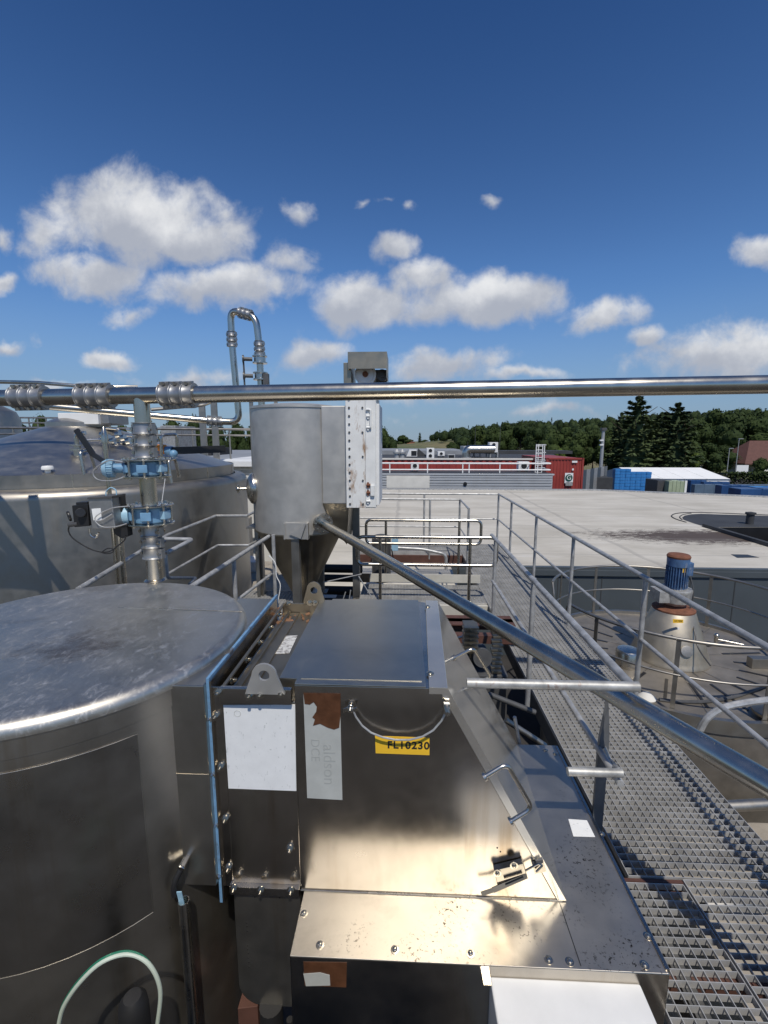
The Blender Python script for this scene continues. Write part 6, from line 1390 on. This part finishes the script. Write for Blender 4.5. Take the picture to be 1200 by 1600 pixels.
TL = [(706, 690, 190, 30, 0, 'low bushy tree where the tan field meets the wood'), (724, 683, 200, 34, 1, 'small round tree left of the thin masts'), (748, 663, 215, 44, 2, 'tall domed tree rising behind the thin mast'),
      (772, 664, 205, 36, 3, 'broad tree right of the tall domed one'), (790, 657, 210, 44, 4, 'tall dense tree above the raised air conditioner'), (815, 656, 205, 42, 0, 'dense tree left of the cage ladder'), (840, 660, 190, 40, 1, 'dense tree behind the cage ladder'),
      (862, 668, 150, 42, 2, 'mid green rounded tree right above the red container'), (884, 664, 140, 52, 3, 'largest mid green tree above the red container'), (908, 672, 135, 44, 4, 'lower spreading tree right of the red container'), (930, 668, 138, 44, 0, 'dark rounded tree just left of the floodlight mast'),
      (954, 674, 130, 44, 1, 'dark tree just right of the floodlight mast'), (1092, 660, 140, 50, 2, 'rounded tree to the right of the two tall conifers'), (1118, 645, 160, 62, 3, 'high domed tree above the lower street lamp'), (1147, 650, 155, 58, 4, 'broad dark tree above the taller street lamp'),
      (1172, 655, 165, 50, 0, 'tree left of the brown tiled house roof'), (1195, 650, 170, 56, 1, 'tree rising behind the brown tiled house roof'), (1082, 688, 118, 36, 2, 'lower dark tree at the foot of the conifers'), (1106, 690, 120, 44, 3, 'low bushy tree behind the marquee ridge'),
      (1130, 694, 122, 40, 4, 'low dark tree between the marquee and the street lamps'), (975, 690, 118, 44, 0, 'dark bushy tree behind the blue crates'), (1015, 692, 118, 46, 1, 'dark bushy tree behind the middle of the marquee'), (1048, 694, 117, 40, 2, 'dark bushy tree hiding the orange brick house'),
      (1210, 672, 150, 60, 3, 'tree cut by the right frame edge above the house')]
for (px, yt, d_, wp_, v, lab) in TL: tree('broadleaf_tree', px, yt - (9 if px > 1086 and yt < 680 else 0), d_, wp_ * (1.12 if px > 1086 else 1.0), BROAD[v], lab)
tree('broadleaf_tree', 1082, 698, 113, 26, LIGHT[0], 'small light green tree at the foot of the right conifer')
tree('broadleaf_tree', 876, 699, 132, 24, LIGHT[0], 'light green flecked bush above the red container')
tree('round_tree', 1190, 714, 95, 30, BROAD[0], 'small round dark tree in front of the brown roofed house')
tree('broadleaf_tree', 596, 669, 120, 40, BROAD[1], 'dark tree peeping out right of the white filter panel', 'trees by the tan field'); tree('broadleaf_tree', 609, 681, 125, 30, BROAD[2], 'lower bush right of the dark tree by the filter panel', 'trees by the tan field')
tree('broadleaf_tree', 630, 679, 700, 24, BROAD[3], 'domed tree on the horizon left of the tiny farmhouse', 'trees by the tan field'); tree('conifer_tree', 656, 676, 720, 9, CONI[0], 'solitary dark spruce on the horizon', 'trees by the tan field', wide=.27)
for k, (px, yt, wp_) in enumerate(((640, 686, 20), (664, 687, 16), (676, 686, 14), (692, 685, 18), (616, 687, 22), (700, 687, 14))): tree('hedgerow_tree', px, yt, 900 + 20 * k, wp_, BROAD[k % 5], 'tiny dark tree in the hedgerow along the horizon', 'hedgerow trees on the horizon')
for k, (px, yt, d_, wp_, lab) in enumerate(((25, 656, 90, 50, 'dark tree behind the pipe bridge at the far left'), (62, 649, 85, 44, 'dark tree showing between the overhead pipe and the bridge'), (152, 656, 95, 40, 'dark tree right of the white drive box'), (190, 660, 95, 44, 'dark tree behind the valve stack'), (232, 655, 80, 46, 'dark tree right of the valve stack'),
        (268, 650, 75, 52, 'tall dark tree above the orange sensor'), (300, 652, 80, 44, 'dark tree left of the pair of posts'), (335, 656, 95, 48, 'dark tree behind the pair of posts'), (368, 655, 85, 44, 'dark tree behind the gooseneck pipe foot'), (396, 660, 90, 44, 'dark tree left of the silo shell'), (380, 680, 70, 26, 'lower bush left of the silo'))):
    tree('broadleaf_tree', px, yt, d_, wp_, BROAD[k % 5], lab, 'trees behind the left tanks')
MB().poly((-40, 48, -6.75), (-10, 48, -6.75), (-14, 66, -6.75), (-50, 66, -6.75)).build('lawn', 'ground', kind='structure')
# hedge
hp0, hp1 = gy(1136, 738, 92), gy(1230, 738, 86)
b = MB(); r = random.Random(9)
for i in range(2600):
    f = r.random(); p = hp0.lerp(hp1, f); zt_ = p.z; z = -6.76 + (zt_ + 6.76) * (r.random() ** .6); leaf_quads(b.bm, V((p.x, p.y + r.uniform(-1.2, 1.2), z + r.uniform(-.15, .2))), V((0, -.3, 1)), .22, r)
b.build('hedge', 'leaf', label='long clipped green hedge below the street lamps', cat='hedge', smooth=0, recalc=False)
# far wood on the hill: one mass
b = MB(); r = random.Random(12)
for i in range(1500):
    x = r.uniform(40, 800); y = r.uniform(280, 720); h0 = hillz(x, y)
    if h0 < -6.0 and not (x > 60 and y > 300 and r.random() < .25): continue
    hh = r.uniform(9, 15); c = V((x, y, h0 + hh * .55)); con = r.random() < .12
    if not con: add_ico(b.bm, M.Translation(c) @ M.Diagonal((3.6, 3.6, hh * .4, 1)))
    for k in range(90):
        d = V((r.gauss(0, 1), r.gauss(0, 1), r.gauss(0, 1))).normalized()
        if con: g = r.random(); p = V((x + d.x * 2.6 * (1 - g), y + d.y * 2.6 * (1 - g), h0 + hh * (.15 + g * .95)))
        else: p = c + V((d.x * 4.2, d.y * 4.2, d.z * hh * .45)) * r.uniform(.75, 1.05)
        leaf_quads(b.bm, p, d, .75, r)
b.build('far_wood', 'leaf_far', label='dense dark wood covering the hill on the right', cat='wood', kind='stuff', smooth=0, recalc=False)

# added frame outside the left edge, shaped to cast dark bars on the conical tank
def shell_pt(px, py):
    r = ray(px, py); a = r.x ** 2 + r.y ** 2; d = _O - BC; bq = d.x * r.x + d.y * r.y; cq = d.x ** 2 + d.y ** 2 - BR ** 2
    t = (-bq - math.sqrt(max(0, bq * bq - a * cq))) / a; return _O + r * t
st = thing('shadow_frame', 'unseen bars and plate added left of the view to cast shadows on the conical tank', 'shadow frame', shell_pt(20, 840) + SUN_TO * 2.2 - V((0, 0, 4)))
for (x0, y0, x1, y1, wd) in ((-40, 735, 105, 925, .07), (52, 778, 74, 925, .09), (-30, 805, 72, 925, .07)):
    k = 2.2; p = shell_pt(x0, y0) + SUN_TO * k; q = shell_pt(x1, y1) + SUN_TO * k
    b = MB(); b.bar(p, q, wd, wd); b.build('shadow_bar', 'galv', st)
P = [shell_pt(x, y) + SUN_TO * 2.2 for x, y in ((-60, 845), (0, 862), (66, 925), (-60, 925))]
MB().prism(P, (0, .02, 0)).build('shadow_plate', 'galv', st)
